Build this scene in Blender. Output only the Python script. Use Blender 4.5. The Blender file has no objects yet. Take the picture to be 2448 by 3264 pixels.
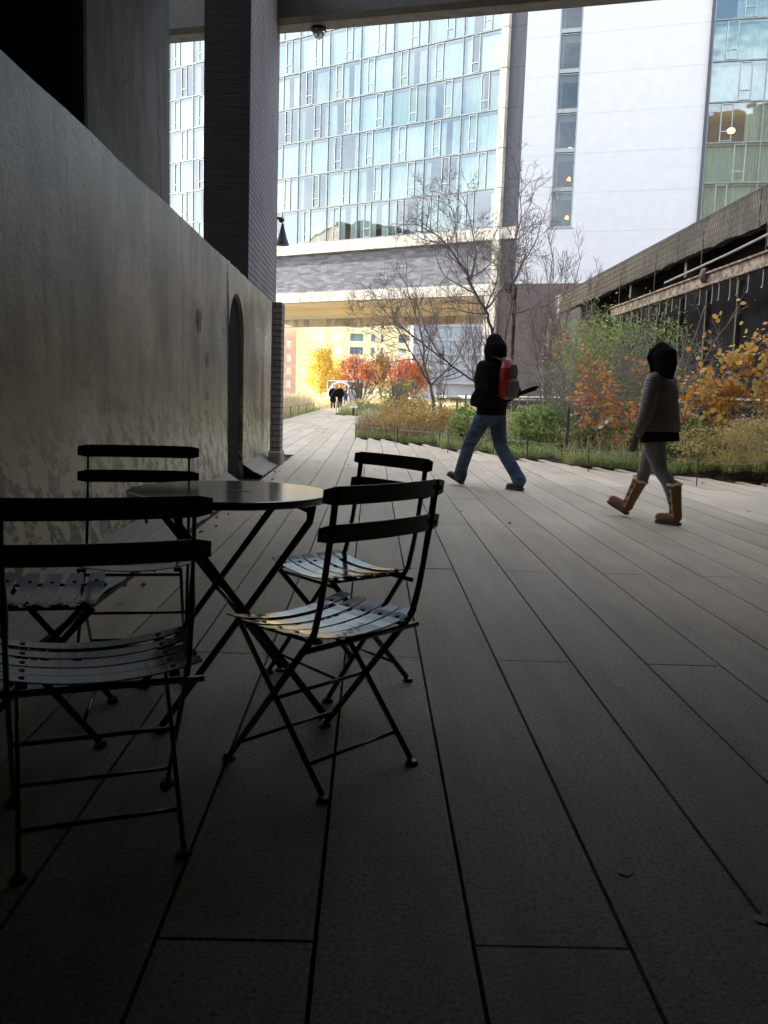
import bpy, bmesh, math, random
import numpy as np
from mathutils import Vector, Matrix
R = math.radians
sc = bpy.context.scene
col = sc.collection

# ---------------------------------------------------------------- camera, sky, sun, exposure
cam_d = bpy.data.cameras.new('camera'); cam = bpy.data.objects.new('camera', cam_d); col.objects.link(cam)
PITCH, ROLL, YAW = .1304, .0318, .0173
f = Vector((math.sin(YAW) * math.cos(PITCH), math.cos(YAW) * math.cos(PITCH), -math.sin(PITCH)))
r = Vector((math.cos(YAW), -math.sin(YAW), 0)); u = r.cross(f)
r2 = r * math.cos(ROLL) + u * math.sin(ROLL); u2 = -r * math.sin(ROLL) + u * math.cos(ROLL)
cam.matrix_world = Matrix(((r2.x, u2.x, -f.x, 0), (r2.y, u2.y, -f.y, 0), (r2.z, u2.z, -f.z, 1.08), (0, 0, 0, 1)))
cam_d.sensor_fit = 'VERTICAL'; cam_d.sensor_height = 24; cam_d.sensor_width = 18
cam_d.lens = 2830 / 3264 * 24
cam_d.clip_start = .05; cam_d.clip_end = 3000
sc.camera = cam

SUN_AZ, SUN_EL = R(-62), R(16)          # azimuth from +Y, negative to the left
w = bpy.data.worlds.new('World'); sc.world = w; w.use_nodes = True
nt = w.node_tree; nt.nodes.clear()
out = nt.nodes.new('ShaderNodeOutputWorld'); bg = nt.nodes.new('ShaderNodeBackground')
sky = nt.nodes.new('ShaderNodeTexSky'); sky.sky_type = 'NISHITA'; sky.sun_disc = False
sky.sun_elevation = SUN_EL; sky.sun_rotation = SUN_AZ; sky.air_density = 1.0; sky.dust_density = 1.6; sky.ozone_density = 1.0
tc = nt.nodes.new('ShaderNodeTexCoord'); mp = nt.nodes.new('ShaderNodeMapping'); mp.inputs['Scale'].default_value = (1, 1, 2.6)
ns = nt.nodes.new('ShaderNodeTexNoise'); ns.inputs['Scale'].default_value = 2.3; ns.inputs['Detail'].default_value = 7
ns.inputs['Roughness'].default_value = .58
cr = nt.nodes.new('ShaderNodeValToRGB'); cr.color_ramp.elements[0].position = .42; cr.color_ramp.elements[1].position = .70
mx = nt.nodes.new('ShaderNodeMix'); mx.data_type = 'RGBA'; mx.inputs[7].default_value = (6.6, 6.7, 7.1, 1)
nt.links.new(tc.outputs['Generated'], mp.inputs['Vector']); nt.links.new(mp.outputs[0], ns.inputs['Vector'])
nt.links.new(ns.outputs['Fac'], cr.inputs[0]); nt.links.new(cr.outputs[0], mx.inputs[0])
nt.links.new(sky.outputs[0], mx.inputs[6]); nt.links.new(mx.outputs[2], bg.inputs[0])
bg.inputs[1].default_value = .15
nt.links.new(bg.outputs[0], out.inputs[0])
sun_d = bpy.data.lights.new('sun', 'SUN'); sun_d.energy = 4.0; sun_d.angle = R(.5); sun_d.color = (1, .93, .82)
sun = bpy.data.objects.new('sun', sun_d); col.objects.link(sun)
sdir = Vector((math.sin(SUN_AZ) * math.cos(SUN_EL), math.cos(SUN_AZ) * math.cos(SUN_EL), math.sin(SUN_EL)))
sun.rotation_euler = sdir.to_track_quat('Z', 'Y').to_euler(); sun.location = (-40, 30, 60)
sc.view_settings.view_transform = 'Standard'; sc.view_settings.look = 'None'
sc.view_settings.exposure = 2.3; sc.view_settings.gamma = 1
sc.cycles.use_denoising = True
sc.cycles.max_bounces = 8; sc.cycles.diffuse_bounces = 4; sc.cycles.glossy_bounces = 4; sc.cycles.transparent_max_bounces = 12
sc.cycles.sample_clamp_indirect = 8

# ---------------------------------------------------------------- materials
def nodes(name):
    m = bpy.data.materials.new(name); m.use_nodes = True; t = m.node_tree
    return m, t, t.nodes['Principled BSDF']
def N(t, kind, **kw):
    n = t.nodes.new('ShaderNode' + kind)
    for k, v in kw.items():
        if k in n.inputs: n.inputs[k].default_value = v
        else: setattr(n, k, v)
    return n
def ramp(t, fac, stops):
    c = t.nodes.new('ShaderNodeValToRGB'); e = c.color_ramp.elements
    while len(e) < len(stops): e.new(.5)
    for el, (p, cc) in zip(e, stops):
        el.position = p; el.color = (*cc, 1) if len(cc) == 3 else cc
    t.links.new(fac, c.inputs[0]); return c.outputs[0]
def bump(t, b, h, strength=.3, dist=.01):
    bn = N(t, 'Bump', Strength=strength, Distance=dist); t.links.new(h, bn.inputs['Height']); t.links.new(bn.outputs[0], b.inputs['Normal'])
def mat(name, c1, c2=None, scale=6, rough=.7, metal=0, bmp=.0, bdist=.01, spec=.5, detail=6, lo=.35, hi=.65, coords='Object', stretch=None, sheen=0):
    m, t, b = nodes(name)
    b.inputs['Roughness'].default_value = rough; b.inputs['Metallic'].default_value = metal
    b.inputs['Specular IOR Level'].default_value = spec
    if sheen: b.inputs['Sheen Weight'].default_value = sheen
    c2 = c2 or tuple(x * .8 for x in c1)
    tc = N(t, 'TexCoord'); v = tc.outputs[coords]
    if stretch:
        mp = N(t, 'Mapping', Scale=stretch); t.links.new(v, mp.inputs[0]); v = mp.outputs[0]
    n = N(t, 'TexNoise', Scale=scale, Detail=detail); t.links.new(v, n.inputs['Vector'])
    t.links.new(ramp(t, n.outputs[0], [(lo, c1), (hi, c2)]), b.inputs['Base Color'])
    if bmp: bump(t, b, n.outputs[0], bmp, bdist)
    return m
def wall_uv(t):
    """(along, up) coordinates on vertical walls of an object, from its own local axes"""
    tc = N(t, 'TexCoord'); g = N(t, 'SeparateXYZ'); t.links.new(tc.outputs['Object'], g.inputs[0])
    n = N(t, 'SeparateXYZ'); t.links.new(tc.outputs['Normal'], n.inputs[0])
    a = N(t, 'Math', operation='ABSOLUTE'); t.links.new(n.outputs[0], a.inputs[0])
    gt = N(t, 'Math', operation='GREATER_THAN'); gt.inputs[1].default_value = .7; t.links.new(a.outputs[0], gt.inputs[0])
    mx = N(t, 'Mix'); t.links.new(gt.outputs[0], mx.inputs[0]); t.links.new(g.outputs[0], mx.inputs[2]); t.links.new(g.outputs[1], mx.inputs[3])
    c = N(t, 'CombineXYZ'); t.links.new(mx.outputs[0], c.inputs[0]); t.links.new(g.outputs[2], c.inputs[1])
    return c.outputs[0], tc
def brick(name, c1, c2, mortar, bw=.2, bh=.067, ms=.008, rough=.8, bs=.6, dist=.012, offs=.5, low=.72):
    m, t, b = nodes(name); v, tc = wall_uv(t)
    wn = N(t, 'TexNoise', Scale=3.0); t.links.new(v, wn.inputs['Vector'])
    vm = N(t, 'Vectormath', operation='MULTIPLY_ADD') if False else t.nodes.new('ShaderNodeVectorMath')
    vm.operation = 'MULTIPLY_ADD'; vm.inputs[1].default_value = (.012, .012, 0); t.links.new(wn.outputs[1], vm.inputs[0]); t.links.new(v, vm.inputs[2])
    br = N(t, 'TexBrick', Scale=1.0); br.inputs['Brick Width'].default_value = bw; br.inputs['Row Height'].default_value = bh
    br.inputs['Mortar Size'].default_value = ms; br.inputs['Mortar Smooth'].default_value = .3; br.offset = offs
    br.inputs['Color1'].default_value = (*c1, 1); br.inputs['Color2'].default_value = (*c2, 1); br.inputs['Mortar'].default_value = (*mortar, 1)
    t.links.new(vm.outputs[0], br.inputs['Vector'])
    n = N(t, 'TexNoise', Scale=1.3, Detail=8); t.links.new(v, n.inputs['Vector'])
    mm = N(t, 'Mix', data_type='RGBA', blend_type='MULTIPLY'); mm.inputs[0].default_value = .8
    t.links.new(br.outputs[0], mm.inputs[6]); t.links.new(ramp(t, n.outputs[0], [(.3, (low, low, low)), (.7, (1.05, 1.05, 1.05))]), mm.inputs[7])
    t.links.new(mm.outputs[2], b.inputs['Base Color']); b.inputs['Roughness'].default_value = rough
    n2 = N(t, 'TexNoise', Scale=40, Detail=4); t.links.new(v, n2.inputs['Vector'])
    ad = N(t, 'Math', operation='MULTIPLY_ADD'); ad.inputs[1].default_value = -1; t.links.new(br.outputs['Fac'], ad.inputs[0])
    ml = N(t, 'Math', operation='MULTIPLY'); ml.inputs[1].default_value = .35; t.links.new(n2.outputs[0], ml.inputs[0]); t.links.new(ml.outputs[0], ad.inputs[2])
    bump(t, b, ad.outputs[0], bs, dist)
    return m
def leafmat(name, stops, trans=.35, rough=.55):
    m, t, b = nodes(name)
    g = N(t, 'NewGeometry'); c = ramp(t, g.outputs['Random Per Island'], stops)
    t.links.new(c, b.inputs['Base Color']); b.inputs['Roughness'].default_value = rough
    tr = N(t, 'BsdfTranslucent'); t.links.new(c, tr.inputs[0]); ms = N(t, 'MixShader'); ms.inputs[0].default_value = trans
    o = t.nodes['Material Output']; t.links.new(b.outputs[0], ms.inputs[1]); t.links.new(tr.outputs[0], ms.inputs[2]); t.links.new(ms.outputs[0], o.inputs[0])
    return m
def emit(name, c, s):
    m, t, b = nodes(name); b.inputs['Base Color'].default_value = (*c, 1)
    b.inputs['Emission Color'].default_value = (*c, 1); b.inputs['Emission Strength'].default_value = s
    return m
def glass(name, tint, base=.22, wob=.02, wscale=.6):
    m, t, b = nodes(name); o = t.nodes['Material Output']
    tr = N(t, 'BsdfTransparent'); tr.inputs[0].default_value = (*tint, 1)
    gl = N(t, 'BsdfGlossy'); gl.inputs['Roughness'].default_value = .015; gl.inputs[0].default_value = (.93, .98, 1, 1)
    lw = N(t, 'LayerWeight'); lw.inputs[0].default_value = .35
    ma = N(t, 'Math', operation='MULTIPLY_ADD'); ma.inputs[1].default_value = .55; ma.inputs[2].default_value = base; t.links.new(lw.outputs['Fresnel'], ma.inputs[0])
    tc = N(t, 'TexCoord'); n = N(t, 'TexNoise', Scale=wscale, Detail=2); t.links.new(tc.outputs['Object'], n.inputs['Vector'])
    bn = N(t, 'Bump', Strength=1.0, Distance=wob); t.links.new(n.outputs[0], bn.inputs['Height']); t.links.new(bn.outputs[0], gl.inputs['Normal'])
    ms = N(t, 'MixShader'); t.links.new(ma.outputs[0], ms.inputs[0]); t.links.new(tr.outputs[0], ms.inputs[1]); t.links.new(gl.outputs[0], ms.inputs[2])
    t.links.new(ms.outputs[0], o.inputs[0]); return m

def concrete_old(name, base, dark, streak=True, scale=1.0, sheeny=False, patchlow=False):
    """weathered concrete: mottling, vertical streaks, cracks and pits"""
    m, t, b = nodes(name); v, tc = wall_uv(t)
    n1 = N(t, 'TexNoise', Scale=.9 * scale, Detail=9, Roughness=.62); t.links.new(v, n1.inputs['Vector'])
    mp = N(t, 'Mapping', Scale=(3.2 * scale, .7 * scale, 1)); t.links.new(v, mp.inputs[0])
    n2 = N(t, 'TexNoise', Scale=1.5, Detail=7, Roughness=.6); t.links.new(mp.outputs[0], n2.inputs['Vector'])
    n3 = N(t, 'TexNoise', Scale=22 * scale, Detail=6, Roughness=.7); t.links.new(v, n3.inputs['Vector'])
    mpd = N(t, 'Mapping', Scale=(1, 1.0, 1)); mpd.inputs['Rotation'].default_value = (0, 0, R(35)); t.links.new(v, mpd.inputs[0])
    mpe = N(t, 'Mapping', Scale=(1.6, 3.2, 1)); t.links.new(mpd.outputs[0], mpe.inputs[0])
    n4 = N(t, 'TexNoise', Scale=2.2, Detail=8, Roughness=.7); t.links.new(mpe.outputs[0], n4.inputs['Vector'])
    c1 = ramp(t, n1.outputs[0], [(.38, dark), (.6, base)])
    m1 = N(t, 'Mix', data_type='RGBA', blend_type='MULTIPLY'); m1.inputs[0].default_value = .75 if streak else .3
    t.links.new(c1, m1.inputs[6]); t.links.new(ramp(t, n2.outputs[0], [(.38, (.42, .42, .40)), (.54, (1.08, 1.08, 1.06))]), m1.inputs[7])
    m2 = N(t, 'Mix', data_type='RGBA', blend_type='MULTIPLY'); m2.inputs[0].default_value = .55
    t.links.new(m1.outputs[2], m2.inputs[6]); t.links.new(ramp(t, n3.outputs[0], [(.34, (.45, .45, .45)), (.5, (1, 1, 1))]), m2.inputs[7])
    last = m2.outputs[2]
    wd = N(t, 'TexNoise', Scale=3.5, Detail=4); t.links.new(v, wd.inputs['Vector'])
    va = t.nodes.new('ShaderNodeVectorMath'); va.operation = 'MULTIPLY_ADD'; va.inputs[1].default_value = (.5, .5, 0); t.links.new(wd.outputs[1], va.inputs[0]); t.links.new(v, va.inputs[2])
    vc = N(t, 'TexVoronoi', Scale=.55, feature='DISTANCE_TO_EDGE'); t.links.new(va.outputs[0], vc.inputs['Vector'])
    n6 = N(t, 'TexNoise', Scale=.8, Detail=3); t.links.new(v, n6.inputs['Vector'])
    ck = N(t, 'Math', operation='MULTIPLY'); t.links.new(ramp(t, vc.outputs[0], [(0, (1, 1, 1)), (.010, (0, 0, 0))]), ck.inputs[0]); t.links.new(ramp(t, n6.outputs[0], [(.5, (0, 0, 0)), (.56, (1, 1, 1))]), ck.inputs[1])
    n7 = N(t, 'TexNoise', Scale=4.5, Detail=9, Roughness=.75); t.links.new(v, n7.inputs['Vector'])
    sc_ = N(t, 'Math', operation='MAXIMUM'); t.links.new(ck.outputs[0], sc_.inputs[0]); t.links.new(ramp(t, n7.outputs[0], [(.66, (0, 0, 0)), (.70, (.8, .8, .8))]), sc_.inputs[1])
    m8 = N(t, 'Mix', data_type='RGBA', blend_type='MULTIPLY'); t.links.new(sc_.outputs[0], m8.inputs[0]); t.links.new(last, m8.inputs[6]); m8.inputs[7].default_value = (.35, .34, .32, 1); last = m8.outputs[2]
    sx = N(t, 'SeparateXYZ'); t.links.new(v, sx.inputs[0])
    if patchlow:      # flaked limewash near the ground
        mr = N(t, 'MapRange'); mr.inputs[1].default_value = .45; mr.inputs[2].default_value = 1.15; mr.inputs[3].default_value = 1; mr.inputs[4].default_value = 0
        t.links.new(sx.outputs[1], mr.inputs[0])
        pk = ramp(t, n4.outputs[0], [(.49, (1, 1, 1)), (.515, (0, 0, 0))])
        mu = N(t, 'Math', operation='MULTIPLY'); t.links.new(mr.outputs[0], mu.inputs[0]); t.links.new(pk, mu.inputs[1])
        m3 = N(t, 'Mix', data_type='RGBA'); t.links.new(mu.outputs[0], m3.inputs[0]); t.links.new(last, m3.inputs[6]); m3.inputs[7].default_value = (.72, .65, .50, 1)
        last = m3.outputs[2]
        # a greenish damp band and a few old drips of red paint
        md = N(t, 'MapRange'); md.inputs[1].default_value = .7; md.inputs[2].default_value = 1.6; md.inputs[3].default_value = .55; md.inputs[4].default_value = 0
        t.links.new(sx.outputs[1], md.inputs[0]); m4 = N(t, 'Mix', data_type='RGBA', blend_type='MULTIPLY'); t.links.new(md.outputs[0], m4.inputs[0]); t.links.new(last, m4.inputs[6])
        m4.inputs[7].default_value = (.93, .88, .66, 1); last = m4.outputs[2]
    t.links.new(last, b.inputs['Base Color']); t.links.new(ramp(t, n1.outputs[0], [(.3, (.36,) * 3), (.7, (.24,) * 3)]) if sheeny else ramp(t, n1.outputs[0], [(0, (.65,) * 3), (1, (.6,) * 3)]), b.inputs['Roughness'])
    a = N(t, 'Math', operation='ADD'); t.links.new(n3.outputs[0], a.inputs[0]); t.links.new(n1.outputs[0], a.inputs[1])
    bump(t, b, a.outputs[0], .3 if sheeny else .55, .014 if sheeny else .025)
    return m

MT = {}
MT['wall_conc'] = concrete_old('weathered_concrete', (.39, .355, .28), (.19, .175, .14), patchlow=True, sheeny=True)
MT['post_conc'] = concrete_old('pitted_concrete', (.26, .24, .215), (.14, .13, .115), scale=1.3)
MT['pale_conc'] = concrete_old('pale_concrete', (.66, .62, .54), (.5, .47, .4), scale=.25, streak=True)
MT['soffit'] = mat('soffit_concrete', (.92, .85, .64), (.85, .77, .55), scale=.3, rough=.8)
MT['fascia'] = concrete_old('mossy_concrete', (.135, .118, .093), (.055, .049, .039), scale=.8)
MT['brick_lav'] = brick('painted_brick', (.30, .26, .26), (.25, .22, .222), (.10, .088, .09), bw=.24, bh=.086, ms=.011, bs=1.0, dist=.03)
MT['brick_grey'] = brick('blue_grey_brick', (.22, .23, .26), (.09, .095, .12), (.12, .12, .14), bw=.75, bh=.17, ms=.012, bs=.3)
MT['brick_white'] = brick('white_glazed_brick', (.63, .62, .62), (.60, .59, .59), (.53, .52, .53), bw=.45, bh=.075, ms=.008, bs=.2, rough=.45, low=.97)
MT['brick_brown'] = brick('brown_brick', (.15, .115, .10), (.10, .08, .07), (.12, .10, .09), bw=.3, bh=.09, ms=.01)
MT['brick_yellow'] = mat('yellow_render', (.92, .76, .42), (.90, .70, .36), scale=.2, rough=.8)
MT['peach'] = mat('peach_brick', (.62, .42, .3), (.52, .34, .26), scale=.6, rough=.8)
MT['bluegrey'] = mat('blue_grey_cladding', (.55, .56, .60), (.46, .48, .52), scale=.4, rough=.5)
MT['ceil'] = mat('near_black_ceiling', (.026, .023, .02), (.016, .014, .013), scale=2, rough=.95, spec=.05)  # even near-black matte for ceiling, inner walls and undersides
MT['steel_dark'] = mat('dark_painted_steel', (.05, .045, .042), (.03, .028, .026), scale=8, rough=.6, bmp=.2)
MT['steel_edge'] = mat('pale_edge_plate', (.30, .29, .27), (.2, .19, .18), scale=5, rough=.6)
MT['chair'] = mat('glossy_black_paint', (.016, .020, .022), (.010, .012, .014), scale=14, rough=.2, spec=.8)
MT['chair_seat'] = mat('glossy_seat_paint', (.018, .028, .026), (.012, .018, .017), scale=9, rough=.16, spec=1.0)
MT['chair_bolt'] = mat('dark_bolt', (.008, .008, .008), (.006, .006, .006), rough=.5)
MT['table'] = mat('glossy_table_paint', (.018, .022, .025), (.012, .014, .016), scale=6, rough=.13, spec=1.0, bmp=.05, bdist=.002)
for q in ('chair_seat', 'table'):
    b = MT[q].node_tree.nodes['Principled BSDF']; b.inputs['IOR'].default_value = 1.6; b.inputs['Coat Weight'].default_value = .35; b.inputs['Coat Roughness'].default_value = .1
MT['foot'] = mat('worn_foot_pad', (.12, .11, .1), (.06, .06, .055), scale=60, rough=.35, metal=.4)
MT['glassA'] = glass('curtain_wall_glass', (.80, .92, .87), .14, .03, .3)
MT['glassB'] = glass('tinted_window_glass', (.40, .46, .46), .07, .012, .5)
MT['glassC'] = glass('green_glass', (.76, .88, .80), .18, .02, .5)
MT['glassY'] = glass('far_window_glass', (.7, .8, .85), .3, .02, .5)
MT['mull'] = mat('aluminium_mullion', (.55, .58, .56), (.42, .45, .44), scale=3, rough=.35, metal=.5)
MT['mulldark'] = mat('grey_mullion', (.26, .28, .27), (.19, .21, .20), scale=3, rough=.4, metal=.3)
MT['curtain'] = mat('sheer_curtain', (.66, .71, .70), (.54, .61, .61), scale=1.2, rough=.9, stretch=(6, 6, .3))
MT['curtain_white'] = mat('white_curtain', (.80, .82, .80), (.72, .75, .74), scale=1.2, rough=.9, stretch=(6, 6, .3))
MT['curtain_green'] = mat('greenish_curtain', (.50, .58, .52), (.38, .46, .41), scale=1.2, rough=.9, stretch=(6, 6, .3))
MT['palepane'] = mat('pale_glass_pane', (.48, .53, .56), (.36, .42, .46), scale=.4, rough=.2)
MT['room'] = mat('room_plaster', (.26, .34, .46), (.2, .26, .38), scale=.8, rough=.9)
MT['roomdark'] = mat('dim_room', (.06, .065, .06), (.04, .045, .045), scale=.8, rough=.9)
MT['roomwarm'] = mat('green_grey_room', (.22, .29, .22), (.15, .2, .16), scale=.8, rough=.9)
MT['blind'] = mat('pale_green_blind', (.46, .52, .45), (.4, .46, .4), scale=1, rough=.7)
MT['zinc'] = mat('dark_zinc_cladding', (.085, .09, .105), (.06, .065, .078), scale=1.2, rough=.6, stretch=(3, 3, .2))
MT['greyframe'] = mat('grey_window_frame', (.33, .34, .34), (.27, .28, .28), scale=2, rough=.4, metal=.4)
MT['lamp'] = emit('orange_lampshade', (1, .20, .04), 3.2)
MT['lamp2'] = emit('amber_lampshade', (1, .5, .12), 2.6)
MT['bark'] = mat('grey_bark', (.19, .165, .145), (.11, .095, .082), scale=14, rough=.85, bmp=.5)
MT['twig'] = mat('twig_bark', (.28, .215, .185), (.18, .14, .12), scale=10, rough=.8)
MT['twigpale'] = mat('pale_twig_bark', (.30, .27, .24), (.18, .16, .14), scale=10, rough=.8)
MT['mesh'] = mat('black_screen_mesh', (.016, .0165, .019), (.009, .009, .011), scale=3, rough=.9, bmp=.3, spec=.1)
MT['rust'] = mat('rusted_steel', (.17, .12, .095), (.07, .055, .05), scale=4, rough=.8, bmp=.4)
MT['beamrust'] = mat('peeling_painted_beam', (.30, .24, .18), (.10, .075, .06), scale=3.5, rough=.75, bmp=.4, lo=.42, hi=.55)
MT['pipe'] = mat('galvanised_pipe', (.36, .36, .36), (.24, .24, .24), scale=5, rough=.45, metal=.6)
MT['wire'] = mat('steel_wire', (.3, .3, .28), (.2, .2, .19), rough=.4, metal=.8)
MT['postdark'] = mat('dark_bronze_post', (.045, .038, .032), (.03, .026, .022), rough=.5, metal=.4)
MT['rail'] = mat('pale_handrail_wood', (.72, .68, .6), (.6, .56, .48), scale=2, rough=.4, stretch=(8, .5, 1))
MT['soil'] = mat('mulch_soil', (.10, .075, .05), (.045, .035, .025), scale=9, rough=.95, bmp=1, bdist=.05)
MT['ground'] = mat('roof_gravel', (.16, .15, .135), (.10, .095, .085), scale=1, rough=.95)
MT['jointbase'] = mat('joint_grit', (.03, .027, .024), (.02, .018, .016), scale=30, rough=1)
MT['stake'] = mat('grey_stake', (.16, .14, .12), (.1, .09, .08), rough=.7)
MT['skin'] = mat('skin', (.55, .36, .28), (.5, .32, .25), scale=20, rough=.5)
MT['black_fleece'] = mat('black_fleece', (.0065, .0065, .0075), (.004, .004, .005), scale=20, rough=.95, bmp=.3, spec=.15)
MT['red_nylon'] = mat('red_nylon', (.34, .014, .016), (.22, .010, .012), scale=12, rough=.45, bmp=.2)
MT['grey_nylon'] = mat('grey_nylon', (.075, .075, .07), (.05, .05, .047), scale=14, rough=.5, bmp=.3)
MT['sole'] = mat('shoe_rubber', (.07, .06, .05), (.04, .035, .03), scale=20, rough=.7)
MT['shoe'] = mat('shoe_leather', (.05, .04, .033), (.025, .02, .018), scale=18, rough=.6, bmp=.3)
MT['suede'] = mat('tan_suede', (.27, .125, .05), (.17, .078, .034), scale=9, rough=.95, bmp=.35, sheen=.2)
MT['fleece'] = mat('cream_fleece', (.75, .66, .5), (.6, .5, .38), scale=60, rough=1, bmp=1, bdist=.02)
MT['leggings'] = mat('grey_knit', (.16, .15, .145), (.11, .105, .10), scale=50, rough=.95, bmp=.4, sheen=.3)
MT['glove'] = mat('dark_grey_glove', (.07, .075, .075), (.04, .045, .045), scale=30, rough=.9, bmp=.3)
MT['whitepanel'] = mat('white_panel', (.8, .8, .8), (.75, .75, .75), rough=.5)
MT['signmetal'] = mat('sign_plate', (.5, .52, .5), (.42, .44, .42), rough=.35, metal=.4)
MT['hair'] = mat('brown_hair', (.09, .05, .03), (.05, .03, .02), scale=30, rough=.6)

def denim():
    m, t, b = nodes('blue_denim'); tc = N(t, 'TexCoord')
    mp = N(t, 'Mapping', Scale=(1, 1, 2.4)); t.links.new(tc.outputs['Object'], mp.inputs[0])
    n = N(t, 'TexNoise', Scale=5, Detail=6, Distortion=.6); t.links.new(mp.outputs[0], n.inputs['Vector'])
    t.links.new(ramp(t, n.outputs[0], [(.35, (.022, .045, .085)), (.6, (.065, .105, .16))]), b.inputs['Base Color'])
    b.inputs['Roughness'].default_value = .85; bump(t, b, n.outputs[0], .7, .05); return m
MT['denim'] = denim()
def quilt():
    m, t, b = nodes('quilted_grey_brown_nylon'); tc = N(t, 'TexCoord')
    wv = N(t, 'TexWave', Scale=11, Distortion=1.6, Detail=3); wv.bands_direction = 'Z'; wv.wave_profile = 'SIN'
    wv.inputs['Detail Scale'].default_value = 2; t.links.new(tc.outputs['Object'], wv.inputs['Vector'])
    n = N(t, 'TexNoise', Scale=26, Detail=4); t.links.new(tc.outputs['Object'], n.inputs['Vector'])
    t.links.new(ramp(t, wv.outputs[0], [(0, (.095, .080, .068)), (.2, (.125, .106, .090)), (1, (.135, .115, .098))]), b.inputs['Base Color'])
    b.inputs['Roughness'].default_value = .5
    a = N(t, 'Math', operation='MULTIPLY_ADD'); a.inputs[1].default_value = .35; t.links.new(n.outputs[0], a.inputs[0]); t.links.new(wv.outputs[0], a.inputs[2])
    bump(t, b, a.outputs[0], .22, .008); return m
MT['quilt'] = quilt()
def plank_mat():
    m, t, b = nodes('concrete_plank'); g = N(t, 'NewGeometry'); P = g.outputs['Position']
    n1 = N(t, 'TexNoise', Scale=.7, Detail=6); t.links.new(P, n1.inputs['Vector'])
    mp = N(t, 'Mapping', Scale=(5, .6, 1)); t.links.new(P, mp.inputs[0]); n3 = N(t, 'TexNoise', Scale=1.6, Detail=5); t.links.new(mp.outputs[0], n3.inputs['Vector'])
    n2 = N(t, 'TexNoise', Scale=95, Detail=6, Roughness=.8); t.links.new(P, n2.inputs['Vector'])
    vo = N(t, 'TexVoronoi', Scale=1.6); t.links.new(P, vo.inputs['Vector'])
    ri = ramp(t, g.outputs['Random Per Island'], [(0, (.84, .84, .83)), (1, (1.08, 1.08, 1.09))])
    c = ramp(t, n1.outputs[0], [(.3, (.46, .385, .285)), (.7, (.58, .49, .37))])
    last = c
    for src, st, fac in ((n3.outputs[0], [(.33, (.74, .74, .74)), (.6, (1, 1, 1))], .6), (n2.outputs[0], [(.38, (.35, .35, .35)), (.49, (1, 1, 1)), (.64, (1.35, 1.35, 1.32))], .9), (None, None, 1)):
        mm = N(t, 'Mix', data_type='RGBA', blend_type='MULTIPLY'); mm.inputs[0].default_value = fac
        t.links.new(last, mm.inputs[6]); t.links.new(ri if src is None else ramp(t, src, st), mm.inputs[7]); last = mm.outputs[2]
    # old chewing-gum spots
    lt = N(t, 'Math', operation='LESS_THAN'); lt.inputs[1].default_value = .022; t.links.new(vo.outputs['Distance'], lt.inputs[0])
    mg = N(t, 'Mix', data_type='RGBA'); ml = N(t, 'Math', operation='MULTIPLY'); ml.inputs[1].default_value = .6; t.links.new(lt.outputs[0], ml.inputs[0])
    t.links.new(ml.outputs[0], mg.inputs[0]); t.links.new(last, mg.inputs[6]); mg.inputs[7].default_value = (.62, .6, .54, 1)
    t.links.new(mg.outputs[2], b.inputs['Base Color'])
    t.links.new(ramp(t, n1.outputs[0], [(.3, (.5, .5, .5)), (.7, (.68, .68, .68))]), b.inputs['Roughness'])
    bump(t, b, n2.outputs[0], .35, .006); b.inputs['Specular IOR Level'].default_value = .25; return m
MT['plank'] = plank_mat()

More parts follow.
